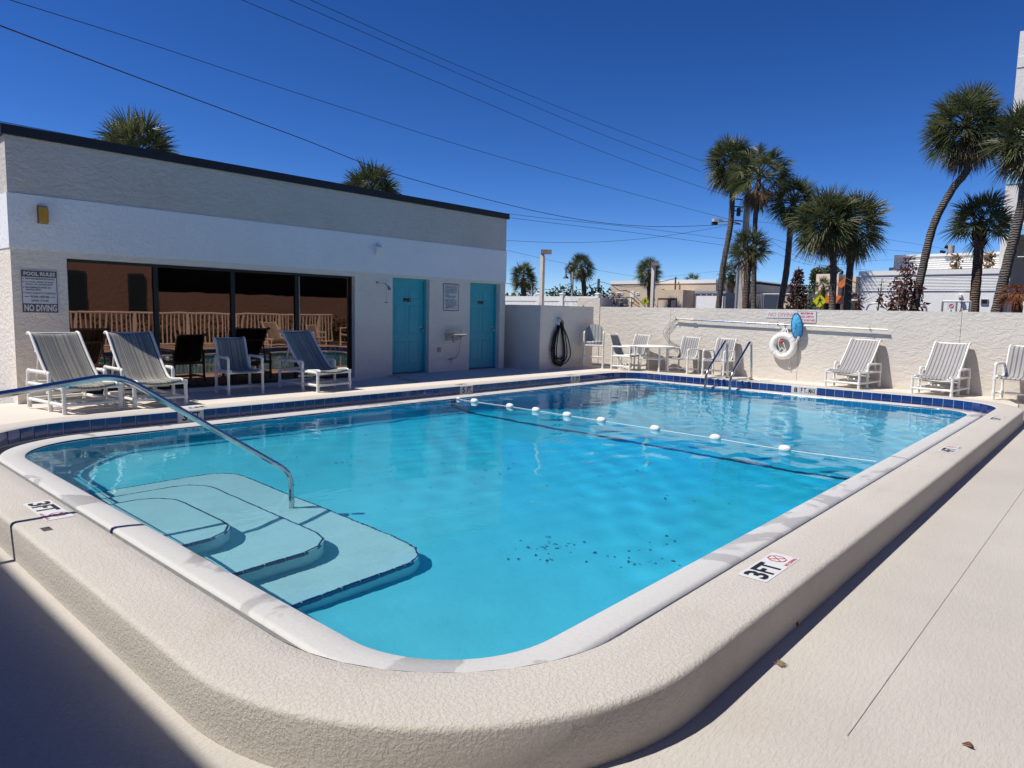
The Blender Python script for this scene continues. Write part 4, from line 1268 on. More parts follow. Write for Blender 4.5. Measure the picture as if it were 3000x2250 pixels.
# ------------------------------------------------------------------ palms
def frond_mesh(name, pitch, pet, L, seed, mat, nleaf=26, droop=.55, amax=118, sag=.10, roll=0):
    g = random.Random(seed)
    b = MB()
    p = R(pitch)
    d0 = Vector((math.cos(p), 0, math.sin(p)))
    P = []
    for k in range(6):
        t = k / 5; P.append(d0 * pet * t + Vector((0, 0, -sag * t * t)))
    b.tube(P, [.028, .024, .02, .017, .015, .012], 5, 0, False, False)
    hub = P[-1]; d = (P[-1] - P[-2]).normalized(); s = Vector((0, 1, 0)); n = d.cross(s) * -1
    n = s.cross(d)
    if n.z < 0: n = -n
    q_ = Matrix.Rotation(R(roll), 3, d); s = q_ @ s; n = q_ @ n
    for i in range(nleaf):
        a = R(-amax + 2 * amax * (i + .5) / nleaf + g.uniform(-3, 3))
        ca, sa = math.cos(a), math.sin(a)
        u = (d * ca + s * sa + n * (.34 * abs(sa) + g.uniform(-.12, .16))).normalized()
        w = (-d * sa + s * ca)
        l = L * (.62 + .38 * math.cos(a * .72)) * g.uniform(.86, 1.08)
        hw = l * math.tan(R(amax / nleaf)) * .62
        dr = droop * g.uniform(.6, 1.5)
        rows = []
        for t, k in ((0.03, .06), (.34, .95), (.62, .75), (.84, .42), (1.0, .04)):
            q = hub + u * (l * t) + Vector((0, 0, -dr * l * .55 * t ** 2.6))
            x = w * (hw * k * min(1, t / .34) if t < .34 else hw * k * .62)
            c_ = n * (hw * .35 * k)
            rows.append((q - x + c_, q - c_ * .4, q + x + c_))
        b.strip(rows, 0, False)
    return b.mesh(name, mat)
PITCHES = (84, 64, 44, 24, 4, -16, -36, -56)
FR = {p: [frond_mesh('frond', p, .80, 1.02, 10 * i + k, M['frond'], 26, .12 + .0022 * (84 - p), 112, .05, (-62, -18, 22, 58)[k]) for k in range(4)] for i, p in enumerate(PITCHES)}
FL_ = {p: [frond_mesh('frond', p, 1.0, .85, 91 + i, M['frond_lime'], 24, .4)] for i, p in enumerate((38, 16, -8, -32))}
FD = {p: [frond_mesh('dead_frond', p, .55, .8, 50 + 7 * i + k, M['frond_dead'], 18, .7, 70) for k in range(2)] for i, p in enumerate((-48, -66, -82))}
FW = {p: [frond_mesh('frond', p, 1.15, .92, 130 + 3 * i + k, M['frond'], 24, .55, 100, .12, (-40, 35)[k]) for k in range(2)] for i, p in enumerate((80, 56, 32, 8, -14))}
FRU = {p: [frond_mesh('dead_frond', p, .5, .8, 170 + i, M['frond_rust'], 18, .9, 90)] for i, p in enumerate((40, 10, -20))}
def palm(name, label, pts, crown_r, nf=44, r0=.19, r1=.15, dead=6, barkm=None, seed=0, fset=None, lime=0, boots=0, low=-58, group=None, tall=1.0, lean=(0, 0), flare=1.25):
    """pts: world points of the trunk from the ground to the crown base"""
    g = random.Random(seed)
    base = Vector(pts[0]); top = Vector(pts[-1])
    t = thing(name, label, 'palm tree', base, 0, group)
    path = bez(pts, 8); n = len(path)
    rr = []
    for k in range(n):
        f = k / (n - 1)
        rr.append((r0 + (r1 - r0) * f) * (1 + .05 * math.sin(k * 2.3 + seed)) * (flare if k == 0 else (1.08 if k == 1 else 1)))
    b = MB(); b.tube(path, rr, 12); b.build('trunk', barkm or M['bark'], t)
    if boots:
        b = MB()
        for k in range(boots):
            f = 1 - .28 * k / boots
            i = min(int(f * (n - 1)), n - 2); c = path[i].lerp(path[i + 1], f * (n - 1) - i)
            a = k * 2.4; o = Vector((math.cos(a), math.sin(a), 0)); tn = Vector((-o.y, o.x, 0))
            r_ = r1 * 1.05
            q = [c + o * r_ - tn * .07, c + o * r_ + tn * .07, c + o * (r_ + .16) + tn * .035 + Vector((0, 0, .26)), c + o * (r_ + .16) - tn * .035 + Vector((0, 0, .26)), c + o * (r_ + .02) + Vector((0, 0, .1))]
            b.add(q, [(0, 1, 2, 3), (0, 4, 1), (1, 4, 2), (2, 4, 3), (3, 4, 0)])
        ob = b.build('leaf_boots', M['bark_brown'], t); ob['kind'] = 'stuff'
    sc = crown_r / 1.78
    fs = fset or FR
    ks = sorted(fs, reverse=True)
    for k in range(nf):
        u = (k + .5) / nf
        pit = math.degrees(math.asin(max(-1, min(1, 1 - (1 - math.sin(R(low))) * u))))
        key = min(ks, key=lambda q: abs(q - pit))
        me = g.choice(fs[key])
        o = link('frond', me, t)
        o.location = top - base + Vector((lean[0] * u * .0, 0, (1 - u) * .22 * sc))
        o.rotation_euler = (R(g.uniform(-8, 8)), R(g.uniform(-9, 9)), k * 2.39996 + g.uniform(-.25, .25))
        s_ = sc * g.uniform(.86, 1.08)
        o.scale = (s_, s_, s_ * tall)
    for k in range(lime):
        key = g.choice(list(FL_)); o = link('frond', FL_[key][0], t); o.location = top - base; o['label'] = 'yellow green young frond'
        o.rotation_euler = (0, 0, g.uniform(0, 2 * PI)); o.scale = (sc, sc, sc)
    for k in range(dead):
        key = g.choice(list(FD)); o = link('dead_frond', g.choice(FD[key]), t); o.location = top - base - Vector((0, 0, .12 * sc))
        o.rotation_euler = (0, 0, k * 2.4 + g.uniform(-.3, .3)); s_ = sc * g.uniform(.9, 1.15); o.scale = (s_, s_, s_); o['label'] = 'dry hanging frond'
    return t
def tp(d, *px):
    """trunk points from photo pixels at ground distance d; first one dropped to the ground"""
    P = [at(x, y, d) for x, y in px]
    b = P[0].copy(); dz = b.z + .32
    if len(P) > 1 and P[1].z - P[0].z > .2:
        sl = (P[1] - P[0]) / (P[1].z - P[0].z); b = b - sl * dz
    b.z = -.32
    return [b] + P[1:] if dz < .35 else [b] + P
GP = 'sabal palms behind the back wall'
palm('palm_tree', 'tall slender palm leaning left of the concrete utility pole', tp(38, (2105, 900), (2117, 790), (2140, 660), (2145, 570), (2143, 480)), 1.62, 62, .16, .13, 12, None, 1, group=GP, low=-62)
palm('palm_tree', 'tall palm with yellow green fan leaves and a brown skirt by the utility pole', tp(36, (2208, 900), (2209, 780), (2213, 640), (2224, 520)), 1.60, 36, .13, .11, 30, None, 2, FW, 9, low=-18, group=GP)
palm('palm_tree', 'dark palm leaning right of the utility pole, half hidden by its neighbour', tp(37, (2285, 900), (2303, 800), (2314, 690), (2325, 595)), 1.38, 56, .17, .13, 12, None, 3, group=GP, low=-62)
palm('palm_tree', 'bushy round palm on the left of the twin palms behind the crossing sign', tp(34, (2438, 900), (2442, 790), (2436, 700), (2422, 655)), 1.68, 70, .15, .14, 16, None, 4, group=GP, low=-65)
palm('palm_tree', 'bushy palm on the right of the twin palms behind the crossing sign', tp(35, (2482, 900), (2490, 790), (2505, 665)), 1.66, 64, .16, .15, 14, None, 5, group=GP, low=-65)
palm('palm_tree', 'short palm with leaf boots on its trunk in front of the utility pole', tp(34, (2184, 900), (2190, 800), (2195, 735)), 1.22, 34, .16, .15, 4, M['bark_brown'], 6, boots=16, low=-32, group=GP)
palm('palm_tree', 'tallest palm with a strongly curved dark trunk left of the white tower', tp(26, (2678, 905), (2700, 800), (2735, 660), (2790, 555), (2835, 490), (2832, 375)), 1.36, 74, .135, .10, 26, None, 7, group=GP, low=-55)
palm('palm_tree', 'stout palm with dark leaf boots in front of the white building', tp(27, (2853, 908), (2862, 800), (2868, 720), (2872, 655)), 1.12, 38, .15, .135, 2, M['bark_brown'], 8, boots=34, low=-25, group=GP)
palm('palm_tree', 'palm in front of the white tower, cut by the right edge of the photo', tp(25, (2920, 909), (2945, 800), (2985, 640), (3012, 520), (3018, 410)), 1.25, 70, .15, .12, 20, None, 9, group=GP, low=-58)
GF = 'small palms beyond the street'
palm('palm_tree', 'small palm behind the square lamp post, close to the building corner', tp(48, (1535, 890), (1534, 850), (1533, 815)), 1.15, 44, .20, .18, 4, M['bark_brown'], 11, group=GF)
palm('palm_tree', 'small leaning palm between the gooseneck lamp and the tan building', tp(55, (1712, 880), (1710, 830), (1704, 785)), 1.25, 46, .20, .18, 4, M['bark_brown'], 12, group=GF)
palm('palm_tree', 'palm whose crown shows behind the shorter square lamp post', tp(52, (1904, 900), (1903, 850), (1900, 800)), 1.22, 48, .18, .20, 8, M['bark_brown'], 13, group=GF)
palm('palm_tree', 'thin little palm in front of the tan building facade', tp(62, (2025, 895), (2027, 850), (2028, 826)), .92, 24, .13, .12, 2, M['bark_brown'], 14, group=GF)
palm('palm_tree', 'small palm between the leaning palm trunk and the grey conduit', tp(46, (2140, 895), (2139, 850), (2142, 806)), .92, 28, .22, .22, 3, M['bark_brown'], 15, group=GF)
palm('palm_tree', 'small crown hidden under the left side of the leaning palm', tp(58, (1676, 880), (1675, 830), (1673, 785)), .62, 22, .1, .1, 2, M['bark_brown'], 16, group=GF)
palm('palm_tree', 'little palm in front of the cream tower with the orange roof', tp(48, (2411, 900), (2411, 870), (2411, 842)), .72, 24, .14, .13, 2, M['bark_brown'], 17, group=GF)
palm('palm_tree', 'palm top rising behind the roof at the left of the building', tp(24, (405, 560), (404, 490), (404, 458)), 1.35, 50, .2, .18, 2, None, 18, low=-30, group='palms behind the pool building')
palm('palm_tree', 'palm top rising behind the roof in the middle of the building', tp(27, (1088, 640), (1090, 575), (1090, 566)), 1.30, 50, .2, .18, 2, None, 19, low=-30, group='palms behind the pool building')
palm('palm_tree', 'dark palm top peeping over the low tan wall by the grey box', tp(60, (2232, 900), (2232, 870), (2231, 862)), .85, 20, .2, .18, 0, None, 20, group=GF)
palm('dead_palm', 'rust brown dead palm below the white tower', tp(23, (2980, 905), (2981, 880), (2980, 862)), .75, 26, .12, .12, 0, M['bark_brown'], 21, FRU, low=-30)

# ------------------------------------------------------------------ shrubs and trees
def leafy(name, label, cat, base, fn, n, size, mat, trunk=None, seed=0, group=None, twigs=0, tm=None):
    g = random.Random(seed); base = Vector(base)
    t = thing(name, label, cat, base, 0, group)
    b = MB(); cl = []
    pts = [Vector(fn(g)) for _ in range(n)]
    for c in pts:
        a = Vector((g.gauss(0, 1), g.gauss(0, 1), g.gauss(0, 1))).normalized()
        o = a.orthogonal().normalized(); o2 = a.cross(o); s_ = size * g.uniform(.55, 1.3)
        b.add([c, c + (a + o * .55) * s_ * .5, c + a * s_, c + (a - o * .55) * s_ * .5, c + a * s_ * .5 + o2 * s_ * .18],
              [(0, 1, 4), (1, 2, 4), (2, 3, 4), (3, 0, 4)])
    o = b.build('leaves', mat, t, False); o['kind'] = 'stuff'
    if trunk:
        b = MB(); b.tube([(0, 0, 0), (trunk[2] * .3, 0, trunk[0] * .5), (trunk[2], 0, trunk[0])], [trunk[1], trunk[1] * .7, trunk[1] * .3], 8)
        b.build('trunk', tm or M['twig'], t, False)
    if twigs:
        b = MB()
        for k in range(twigs):
            c = g.choice(pts); z0 = c.z * g.uniform(.35, .8)
            b.tube([(trunk[2] * .3 if trunk else 0, 0, z0 * .8), (c.x * .5, c.y * .5, (z0 + c.z) / 2), c], [.02, .012, .005], 5, 0, False, False)
        o = b.build('branches', tm or M['twig'], t, False); o['kind'] = 'stuff'
    return t
def cone_fn(h, r, z0=.2, pw=.8):
    def f(g):
        z = z0 + (h - z0) * (g.random() ** 1.15); q = r * (1 - (z - z0) / (h - z0)) ** pw * g.uniform(.35, 1.05) + .04; a = g.uniform(0, 2 * PI)
        return (q * math.cos(a), q * math.sin(a), z)
    return f
def blob_fn(rx, ry, rz, cz):
    def f(g):
        v = Vector((g.gauss(0, 1), g.gauss(0, 1), g.gauss(0, 1))).normalized() * g.uniform(.55, 1.06)
        return (v.x * rx, v.y * ry, max(.02, cz + v.z * rz))
    return f
def gb(x, d, y=905):
    p = at(x, y, d); p.z = -.32; return p
def hgt(x, y, d): return at(x, y, d).z + .32
leafy('dead_tree', 'cone shaped tree of dead brown leaves beside the crossing sign', 'tree', gb(2332, 31), cone_fn(hgt(2332, 795, 31), .82, .2, .75), 1200, .18, M['leaf_brown'], (hgt(2332, 780, 31), .05, 0), 31, twigs=60)
leafy('dead_tree', 'dead brown bushy tree in front of the white building', 'tree', gb(2648, 26), blob_fn(.62, .55, hgt(2650, 775, 26) * .53, hgt(2650, 775, 26) * .52), 1300, .16, M['leaf_brown'], (hgt(2655, 755, 26), .04, .12), 32, twigs=70)
leafy('conifer_tree', 'dark green pine behind the dead cone shaped tree', 'tree', gb(2385, 66), cone_fn(hgt(2388, 795, 66), 2.0, .4, .9), 1300, .45, M['leaf_green'], (hgt(2388, 795, 66), .12, 0), 33, twigs=30)
leafy('conifer_tree', 'flat topped dark tree above the cream tower', 'tree', gb(2415, 72), blob_fn(1.3, 1.2, .5, hgt(2415, 800, 72)), 300, .5, M['leaf_green'], (hgt(2415, 800, 72), .12, 0), 34, twigs=20)
leafy('purple_bush', 'dry grey purple bush behind the left end of the back wall', 'bush', gb(1790, 21), blob_fn(.55, .5, .45, hgt(1790, 892, 21) - .1), 420, .13, M['leaf_grey'], None, 35, twigs=30)
k = 0
for (x, d, w, y, lab) in ((1625, 60, 1.5, 845, 'bushy palmetto right of the square lamp post'), (1655, 58, 1.5, 836, 'palmetto behind the gooseneck lamp post'), (1505, 60, 1.6, 852, 'low palmetto at the building corner over the fence'), (1560, 62, 1.4, 846, 'grey palmetto left of the square lamp post'), (1688, 64, 1.2, 850, 'low palmetto right of the gooseneck lamp'), (1760, 56, 1.3, 842, 'dense palmetto left of the tan building'), (1735, 58, 1.2, 845, 'palmetto left of the dense one by the fence post')):
    k += 1
    leafy('shrub', lab, 'shrub', gb(x, d), blob_fn(w, w, hgt(x, y, d) * .5, hgt(x, y, d) * .5), 520, .42, M['leaf_green'] if k != 4 else M['leaf_grey'], None, 60 + k, 'shrubs behind the vinyl fence', twigs=8)
leafy('shrub', 'dark green shrubs line under the cream tower', 'shrub', gb(2372, 55), blob_fn(1.6, 1.2, hgt(2372, 858, 55) * .5, hgt(2372, 858, 55) * .5), 420, .4, M['leaf_green'], None, 75)
# leafless dead saplings
def sapling(label, d, x0, x1, ytop, seed, clump, rad=.5):
    g = random.Random(seed); base = gb(x0, d); top = at(x1, ytop, d)
    t = thing('dead_sapling', label, 'sapling', base)
    b = MB(); b.tube([Vector((0, 0, 0)), (top - base) * .5, top - base], [.045, .035, .012], 7); b.build('stem', M['twig'], t, False)
    b = MB()
    for k in range(16):
        f = g.uniform(.45, .95); c = (top - base) * f; a = g.uniform(0, 2 * PI); l = g.uniform(.3, 1.0) * rad
        b.tube([c, c + Vector((math.cos(a) * l, math.sin(a) * l, g.uniform(.1, .6) * l))], [.012, .004], 4, 0, False, False)
    o = b.build('twigs', M['twig'], t, False); o['kind'] = 'stuff'
    b = MB()
    for k in range(70):
        f = g.choice(clump); c = (top - base) * f + Vector((g.gauss(0, .07), g.gauss(0, .07), g.gauss(0, .13))); a = Vector((g.gauss(0, 1), g.gauss(0, 1), g.gauss(-.6, 1))).normalized(); q = a.orthogonal() * .05
        b.add([c + q, c + a * .2, c - q], [(0, 1, 2)])
    o = b.build('dry_leaves', M['leaf_brown'], t, False); o['kind'] = 'stuff'
sapling('dead sapling with radiating twigs at the left end of the white building', 28, 2524, 2517, 795, 41, (.62, .68, .3), .9)
sapling('leaning stake like sapling with two dry leaf clumps', 27, 2562, 2585, 815, 42, (.42, .78, .35), .3)
sapling('small dry sapling behind the grey rail, right of the dead bushy tree', 25, 2812, 2818, 880, 43, (.7, .5), .5)

# ------------------------------------------------------------------ poles, wires, signs and buildings beyond the wall
M['tan'] = stucco('tan building paint', (.60, .49, .38), 3, .004, 30, .002, .06)
M['cream'] = stucco('cream building paint', (.66, .56, .44), 3, .004, 30, .002, .06)
M['bwhite'] = stucco('white siding', (.80, .80, .79), 3, .002, 30, .002, .04)
M['concrete'] = stucco('concrete pole', (.46, .43, .39), 6, .004, 50, .003, .12)
M['grey_paint'] = plain('grey container paint', (.17, .17, .19), .5)
M['orange'] = plain('orange awning', (.62, .17, .04), .6, var=.15)
M['skyblue'] = plain('light blue trim', (.25, .55, .78), .6)
M['tower_white'] = stucco('tower white stucco', (.74, .72, .68), 4, .003, 40, .002, .04)
M['shade_glass'] = plain('dark window', (.03, .035, .04), .1, var=.1)
M['yellow_sign'] = plain('fluorescent sign yellow', (.72, .74, .02), .4, var=.05)
M['galv'] = plain('galvanised', (.42, .44, .47), .4, .6, var=.15)

def box_between(mb_, x0, x1, ytop, X, depth, z0=-.32, ybase=None, m=0):
    """a block whose near face lies in plane X and spans photo columns x0..x1, top at row ytop of x0"""
    a, b_ = atX(x0, ytop, X), atX(x1, ytop, X)
    mb_.box2((X, b_.y, z0), (X + depth, a.y, a.z), m)
    return a, b_
# tan building
X = 46.0
t = thing('tan_building', 'long tan commercial building beyond the street', 'building', (X, 20, -.32))
b = MB(); a, e = box_between(b, 1790, 2098, 833, X, 14); b.build('wall', M['tan'], t)
tz = a.z; y_of = lambda x: atX(x, 880, X).y; z_of = lambda x, y: atX(x, y, X).z
b = MB(); b.box2((X - .06, e.y, tz), (X + 14, a.y, tz + .28)); b.build('roof_edge', M['white_paint'], t)
b = MB(); ya, yb = y_of(1912), y_of(2150); b.box2((X + 3, yb, tz + .28), (X + 16, ya, z_of(1912, 818))); b.build('roof', M['white_paint'], t)
b = MB(); b.box2((X + 2.2, y_of(1892), tz + .28), (X + 3.6, y_of(1872), z_of(1872, 817))); b.build('roof_unit', M['galv'], t)
def win(x0, x1, y0, y1, mat, fr=.07):
    y_a, y_b, z_a, z_b = y_of(x0), y_of(x1), z_of(x0, y1), z_of(x0, y0)
    b = MB(); b.box2((X - .05, y_b, z_a), (X - .001, y_a, z_b)); o = b.build('window', M['white_paint'], t)
    b = MB(); b.box2((X - .06, y_b + fr, z_a + fr), (X - .051, y_a - fr, z_b - fr)); link('pane', b.mesh('pane', mat, t.location), o)
win(1806, 1824, 856.5, 864.5, M['shade_glass']); win(1864, 1873, 856.5, 864, M['shade_glass'])
b = MB(); b.box2((X - .05, y_of(1857), z_of(1846, 884)), (X - .001, y_of(1846), z_of(1846, 853))); b.build('door', M['white_paint'], t)
b = MB()
for i in range(7): b.box2((X - .4, y_of(1853 + i * 4), -.32), (X - .05, y_of(1849 + i * 4), z_of(1850, 884.5 + i * 2)))
b.build('stairs', M['tan'], t)
b = MB(); p0 = Vector((X - .42, y_of(1859), z_of(1859, 872))); p1 = Vector((X - .42, y_of(1882), z_of(1882, 892)))
b.tube([p0, p1], .05, 6); b.tube([p0, p0 - Vector((0, 0, 1.0))], .04, 6); b.tube([p0, p0 + Vector((0, 1.9, 0))], .04, 6); b.tube([p0 + Vector((0, 1.9, 0)), p0 + Vector((0, 1.9, -1.2))], .04, 6); b.build('handrail', M['bark_brown'], t)
b = MB(); b.box2((X - 1.8, y_of(2034), -.32), (X - .001, y_of(1937), z_of(1937, 852))); b.build('porch', M['tan'], t)
b = MB(); b.box2((X - 1.83, y_of(2017), -.3), (X - 1.801, y_of(1962), z_of(1962, 875))); b.build('carport_opening', M['bark_brown'], t)
b = MB(); b.box2((X - 1.845, y_of(1992), -.3), (X - 1.831, y_of(1964), z_of(1964, 881))); b.box2((X - 1.845, y_of(2015), -.3), (X - 1.831, y_of(2001), z_of(2001, 882))); b.build('carport_back', M['tan'], t)
b = MB(); b.box2((X - 2.0, y_of(1949), z_of(1940, 870)), (X - 1.801, y_of(1940), z_of(1940, 863))); b.box2((X - .2, y_of(1945), z_of(1941, 850)), (X - .001, y_of(1941), z_of(1941, 847.5))); b.build('wall_light', M['bark_brown'], t)
b = MB(); b.tube([(X - .3, y_of(1982), z_of(1982, 849)), (X - .3, y_of(1982), z_of(1982, 812))], .06, 6); b.build('roof_pole', M['bark_brown'], t)
b = MB(); b.box2((X + 1.0, y_of(2160), -.32), (X + 12, y_of(2098) - .003, z_of(2098, 827))); b.build('shaded_side_wall', M['grey_paint'], t)  # side of the tan building, its shade put into a grey colour
# box truck seen from behind
X = 38.0
t = thing('box_truck', 'parked box truck with white rear door and grey side', 'truck', (X, 10, -.32))
z_of = lambda x, y: atX(x, y, X).z; y_of = lambda x: atX(x, 880, X).y
b = MB(); b.box2((X, y_of(2126), .55), (X + 7.5, y_of(2036), z_of(2036, 857))); b.build('cargo_box', M['grey_paint'], t)
b = MB(); b.box2((X - .05, y_of(2119), .6), (X - .001, y_of(2041), z_of(2041, 867))); b.build('rear_door', M['white_paint'], t)
b = MB(); b.box2((X - .08, y_of(2126), z_of(2036, 860)), (X + .1, y_of(2036), z_of(2036, 853))); b.build('roof_cap', M['galv'], t)
for i in range(9):
    b = MB(); xx = 2043 + i * 8.5; b.box2((X - .06, y_of(xx + 4.5), z_of(xx, 865)), (X - .051, y_of(xx), z_of(xx, 863))); b.build('reflector', M['white_paint'] if i % 2 else M['red'], t)
for s_ in (2041, 2122):
    b = MB(); b.lathe([(0, -.15), (.42, -.15), (.48, -.08), (.48, .08), (.42, .15), (0, .15)], 20, (X + 1.2, y_of(s_), .16), 'Y'); b.build('wheel', M['rubber'], t)
b = MB(); b.box2((X + .2, y_of(2123), .25), (X + 7.3, y_of(2039), .55)); b.build('chassis', M['black'], t)
b = MB(); b.box2((X + 7.6, y_of(2122), .25), (X + 9.6, y_of(2040), 2.1)); b.build('cab', M['white_paint'], t)
# grey container wall and tan low building
X = 41.0
t = thing('grey_container', 'long dark grey container behind the palm trunks', 'container', (X, 8, -.32))
z_of = lambda x, y: atX(x, y, X).z; y_of = lambda x: atX(x, 880, X).y
y_a, y_b = y_of(2130), y_of(2240); zt = z_of(2130, 862)
b = MB(); b.box2((X, y_b, -.32), (X + 2.4, y_a, zt)); b.build('body', M['grey_paint'], t)
n = 22; w = (y_a - y_b) / n
for i in range(n):
    b = MB(); b.box2((X - .035, y_b + w * (i + .15), -.25), (X - .001, y_b + w * (i + .75), zt - .06)); b.build('panel', M['grey_paint'], t)
X = 50.0
t = thing('low_tan_building', 'low tan building end behind the dead cone shaped tree', 'building', (X, 6, -.32))
z_of = lambda x, y: atX(x, y, X).z; y_of = lambda x: atX(x, 880, X).y
b = MB(); box_between(b, 2215, 2368, 862, X, 8); b.build('wall', M['cream'], t)
b = MB(); b.box2((X - .08, y_of(2369), z_of(2215, 862)), (X + 8, y_of(2214), z_of(2215, 859.5))); b.build('roof_edge', M['white_paint'], t)
# cream shop with orange roof
X = 54.0
t = thing('cream_shop', 'cream shop with square tower and orange metal roof', 'building', (X, 4, -.32))
z_of = lambda x, y: atX(x, y, X).z; y_of = lambda x: atX(x, 880, X).y
b = MB(); box_between(b, 2392, 2458, 803, X, 5); b.build('tower', M['cream'], t)
b = MB(); b.box2((X + 1.0, y_of(2492), -.32), (X + 6, y_of(2458) - .003, z_of(2458, 808))); b.build('wall', M['cream'], t)
b = MB()
ys_ = [y_of(2368) + (y_of(2470) - y_of(2368)) * i / 5 for i in range(6)]
for i in range(4):
    z0 = z_of(2368, 889 - i * 5.6); z1 = z_of(2368, 889 - (i + 1) * 5.6)
    q = MB(); q.box2((X - 1.5 + i * .3, y_of(2470), z0), (X - .001, y_of(2366), z1 - .02)); q.build('awning_panel', M['orange'], t)
b.box2((X - .6, y_of(2470), -.32), (X - .002, y_of(2366), z_of(2368, 889) - .02)); b.build('shop_front', M['shade_glass'], t)
q = MB(); q.add([(X - .9, y_of(2460), z_of(2460, 832)), (X - .9, y_of(2475), z_of(2475, 843)), (X + .9, y_of(2475), z_of(2475, 826)), (X + .9, y_of(2460), z_of(2460, 812)),
                 (X - .9, y_of(2460), z_of(2460, 838)), (X - .9, y_of(2475), z_of(2475, 846))], [(0, 1, 2, 3), (4, 5, 1, 0)]); q.build('tower_awning', M['orange'], t)
# dark shop sign board with script lettering
X = 44.0
z_of = lambda x, y: atX(x, y, X).z; y_of = lambda x: atX(x, 880, X).y
t = thing('shop_sign', 'shop front with black script letters left of the white building', 'shop', (X, 1.5, -.32))
b = MB(); b.box2((X, y_of(2522), -.32), (X + 4, y_of(2482), z_of(2482, 859))); b.build('wall', M['bwhite'], t)
b = MB(); b.text('oge', (X - .02, y_of(2484), z_of(2484, 880)), (0, -1, 0), (0, 0, 1), y_of(2484) - y_of(2513), z_of(2484, 858) - z_of(2484, 880), 0, .06); b.build('lettering', M['ink'], t)
b = MB(); b.box2((X - .03, y_of(2512), -.3), (X - .001, y_of(2486), z_of(2486, 881))); b.build('window', M['shade_glass'], t)
# white sided building
X = 30.0
z_of = lambda x, y: atX(x, y, X).z; y_of = lambda x: atX(x, 880, X).y
t = thing('white_building', 'white two step building with horizontal siding', 'building', (X, -3, -.32))
ya, yb = y_of(2518), y_of(2925); z1 = z_of(2518, 797); z2 = z_of(2617, 752)
b = MB(); b.box2((X, yb, -.32), (X + 6, ya, z1)); b.build('wall', M['bwhite'], t)
b = MB(); b.box2((X + 2.5, yb, z1), (X + 8, atX(2617, 800, X + 2.5).y, atX(2617, 750, X + 2.5).z)); b.box2((X + 3.0, atX(2617, 800, X + 2.5).y, z1), (X + 8, atX(2595, 800, X + 2.5).y, atX(2595, 782, X + 2.5).z)); b.build('upper_wall', M['bwhite'], t)
zs0 = z_of(2518, 852); n = 11; st = (z1 - .16 - zs0) / n
for i in range(n):
    q = MB(); z = zs0 + st * i
    q.add([(X - .045, yb, z), (X - .045, ya, z), (X - .012, ya, z + st - .004), (X - .012, yb, z + st - .004), (X, yb, z), (X, ya, z)], [(0, 3, 2, 1), (0, 1, 5, 4)]); q.build('siding_board', M['bwhite'], t)
zu1 = atX(2617, 752, X + 2.5).z; n = 8; st2 = (zu1 - z1 - .1) / n
for i in range(n):
    q = MB(); z = z1 + .05 + st2 * i; XX = X + 2.5; y_a = atX(2617, 800, XX).y
    q.add([(XX - .045, yb, z), (XX - .045, y_a, z), (XX - .012, y_a, z + st2 - .004), (XX - .012, yb, z + st2 - .004), (XX, yb, z), (XX, y_a, z)], [(0, 3, 2, 1), (0, 1, 5, 4)]); q.build('siding_board', M['bwhite'], t)
q = MB(); q.box2((X - .08, yb, z1 - .16), (X - .002, ya + .05, z1 + .03)); q.build('cornice', M['white_paint'], t)
q = MB(); q.box2((X + 2.42, yb, zu1 - .05), (X + 2.498, atX(2617, 800, X + 2.5).y, zu1 + .06)); q.build('upper_cornice', M['white_paint'], t)
q = MB(); q.box2((X - .05, y_of(2896), z_of(2876, 892)), (X - .001, y_of(2874), z_of(2876, 876))); w_ = q.build('window', M['galv'], t)
for i in range(7):
    q = MB(); yy = y_of(2878) + (y_of(2892) - y_of(2878)) * i / 6; q.box2((X - .062, yy - .018, z_of(2876, 889)), (X - .051, yy + .018, z_of(2876, 878.5))); link('bar', q.mesh('bar', M['shade_glass'], t.location), w_)
q = MB(); q.box2((X - .25, y_of(2818), z_of(2807, 872)), (X - .001, y_of(2807), z_of(2807, 864))); q.build('vent_hood', M['white_paint'], t)
q = MB(); q.box2((X + 2.4, atX(2784, 757, X + 2.5).y, atX(2770, 758, X + 2.5).z), (X + 2.44, atX(2769, 757, X + 2.5).y, atX(2770, 754, X + 2.5).z)); q.build('vent', M['galv'], t)
for k, (x, y0, y1) in enumerate(((2801, 750, 782), (2897, 752, 782))):
    leafy('dry_plant', ('tall dry tuft on the roof ledge of the white building' if k == 0 else 'dry tuft on the roof ledge right of the stout palm'), 'plant', (X + 1.6, atX(x, y1, X + 1.6).y, z1), lambda g, h=atX(x, y0, X + 1.6).z - z1: (g.gauss(0, .10), g.gauss(0, .10), h * g.choice((.25, .30, .8, .9, 1.0)) + g.gauss(0, .07)), 90, .22, M['frond_dead'], (atX(x, y0, X + 1.6).z - z1, .02, 0), 80 + k)
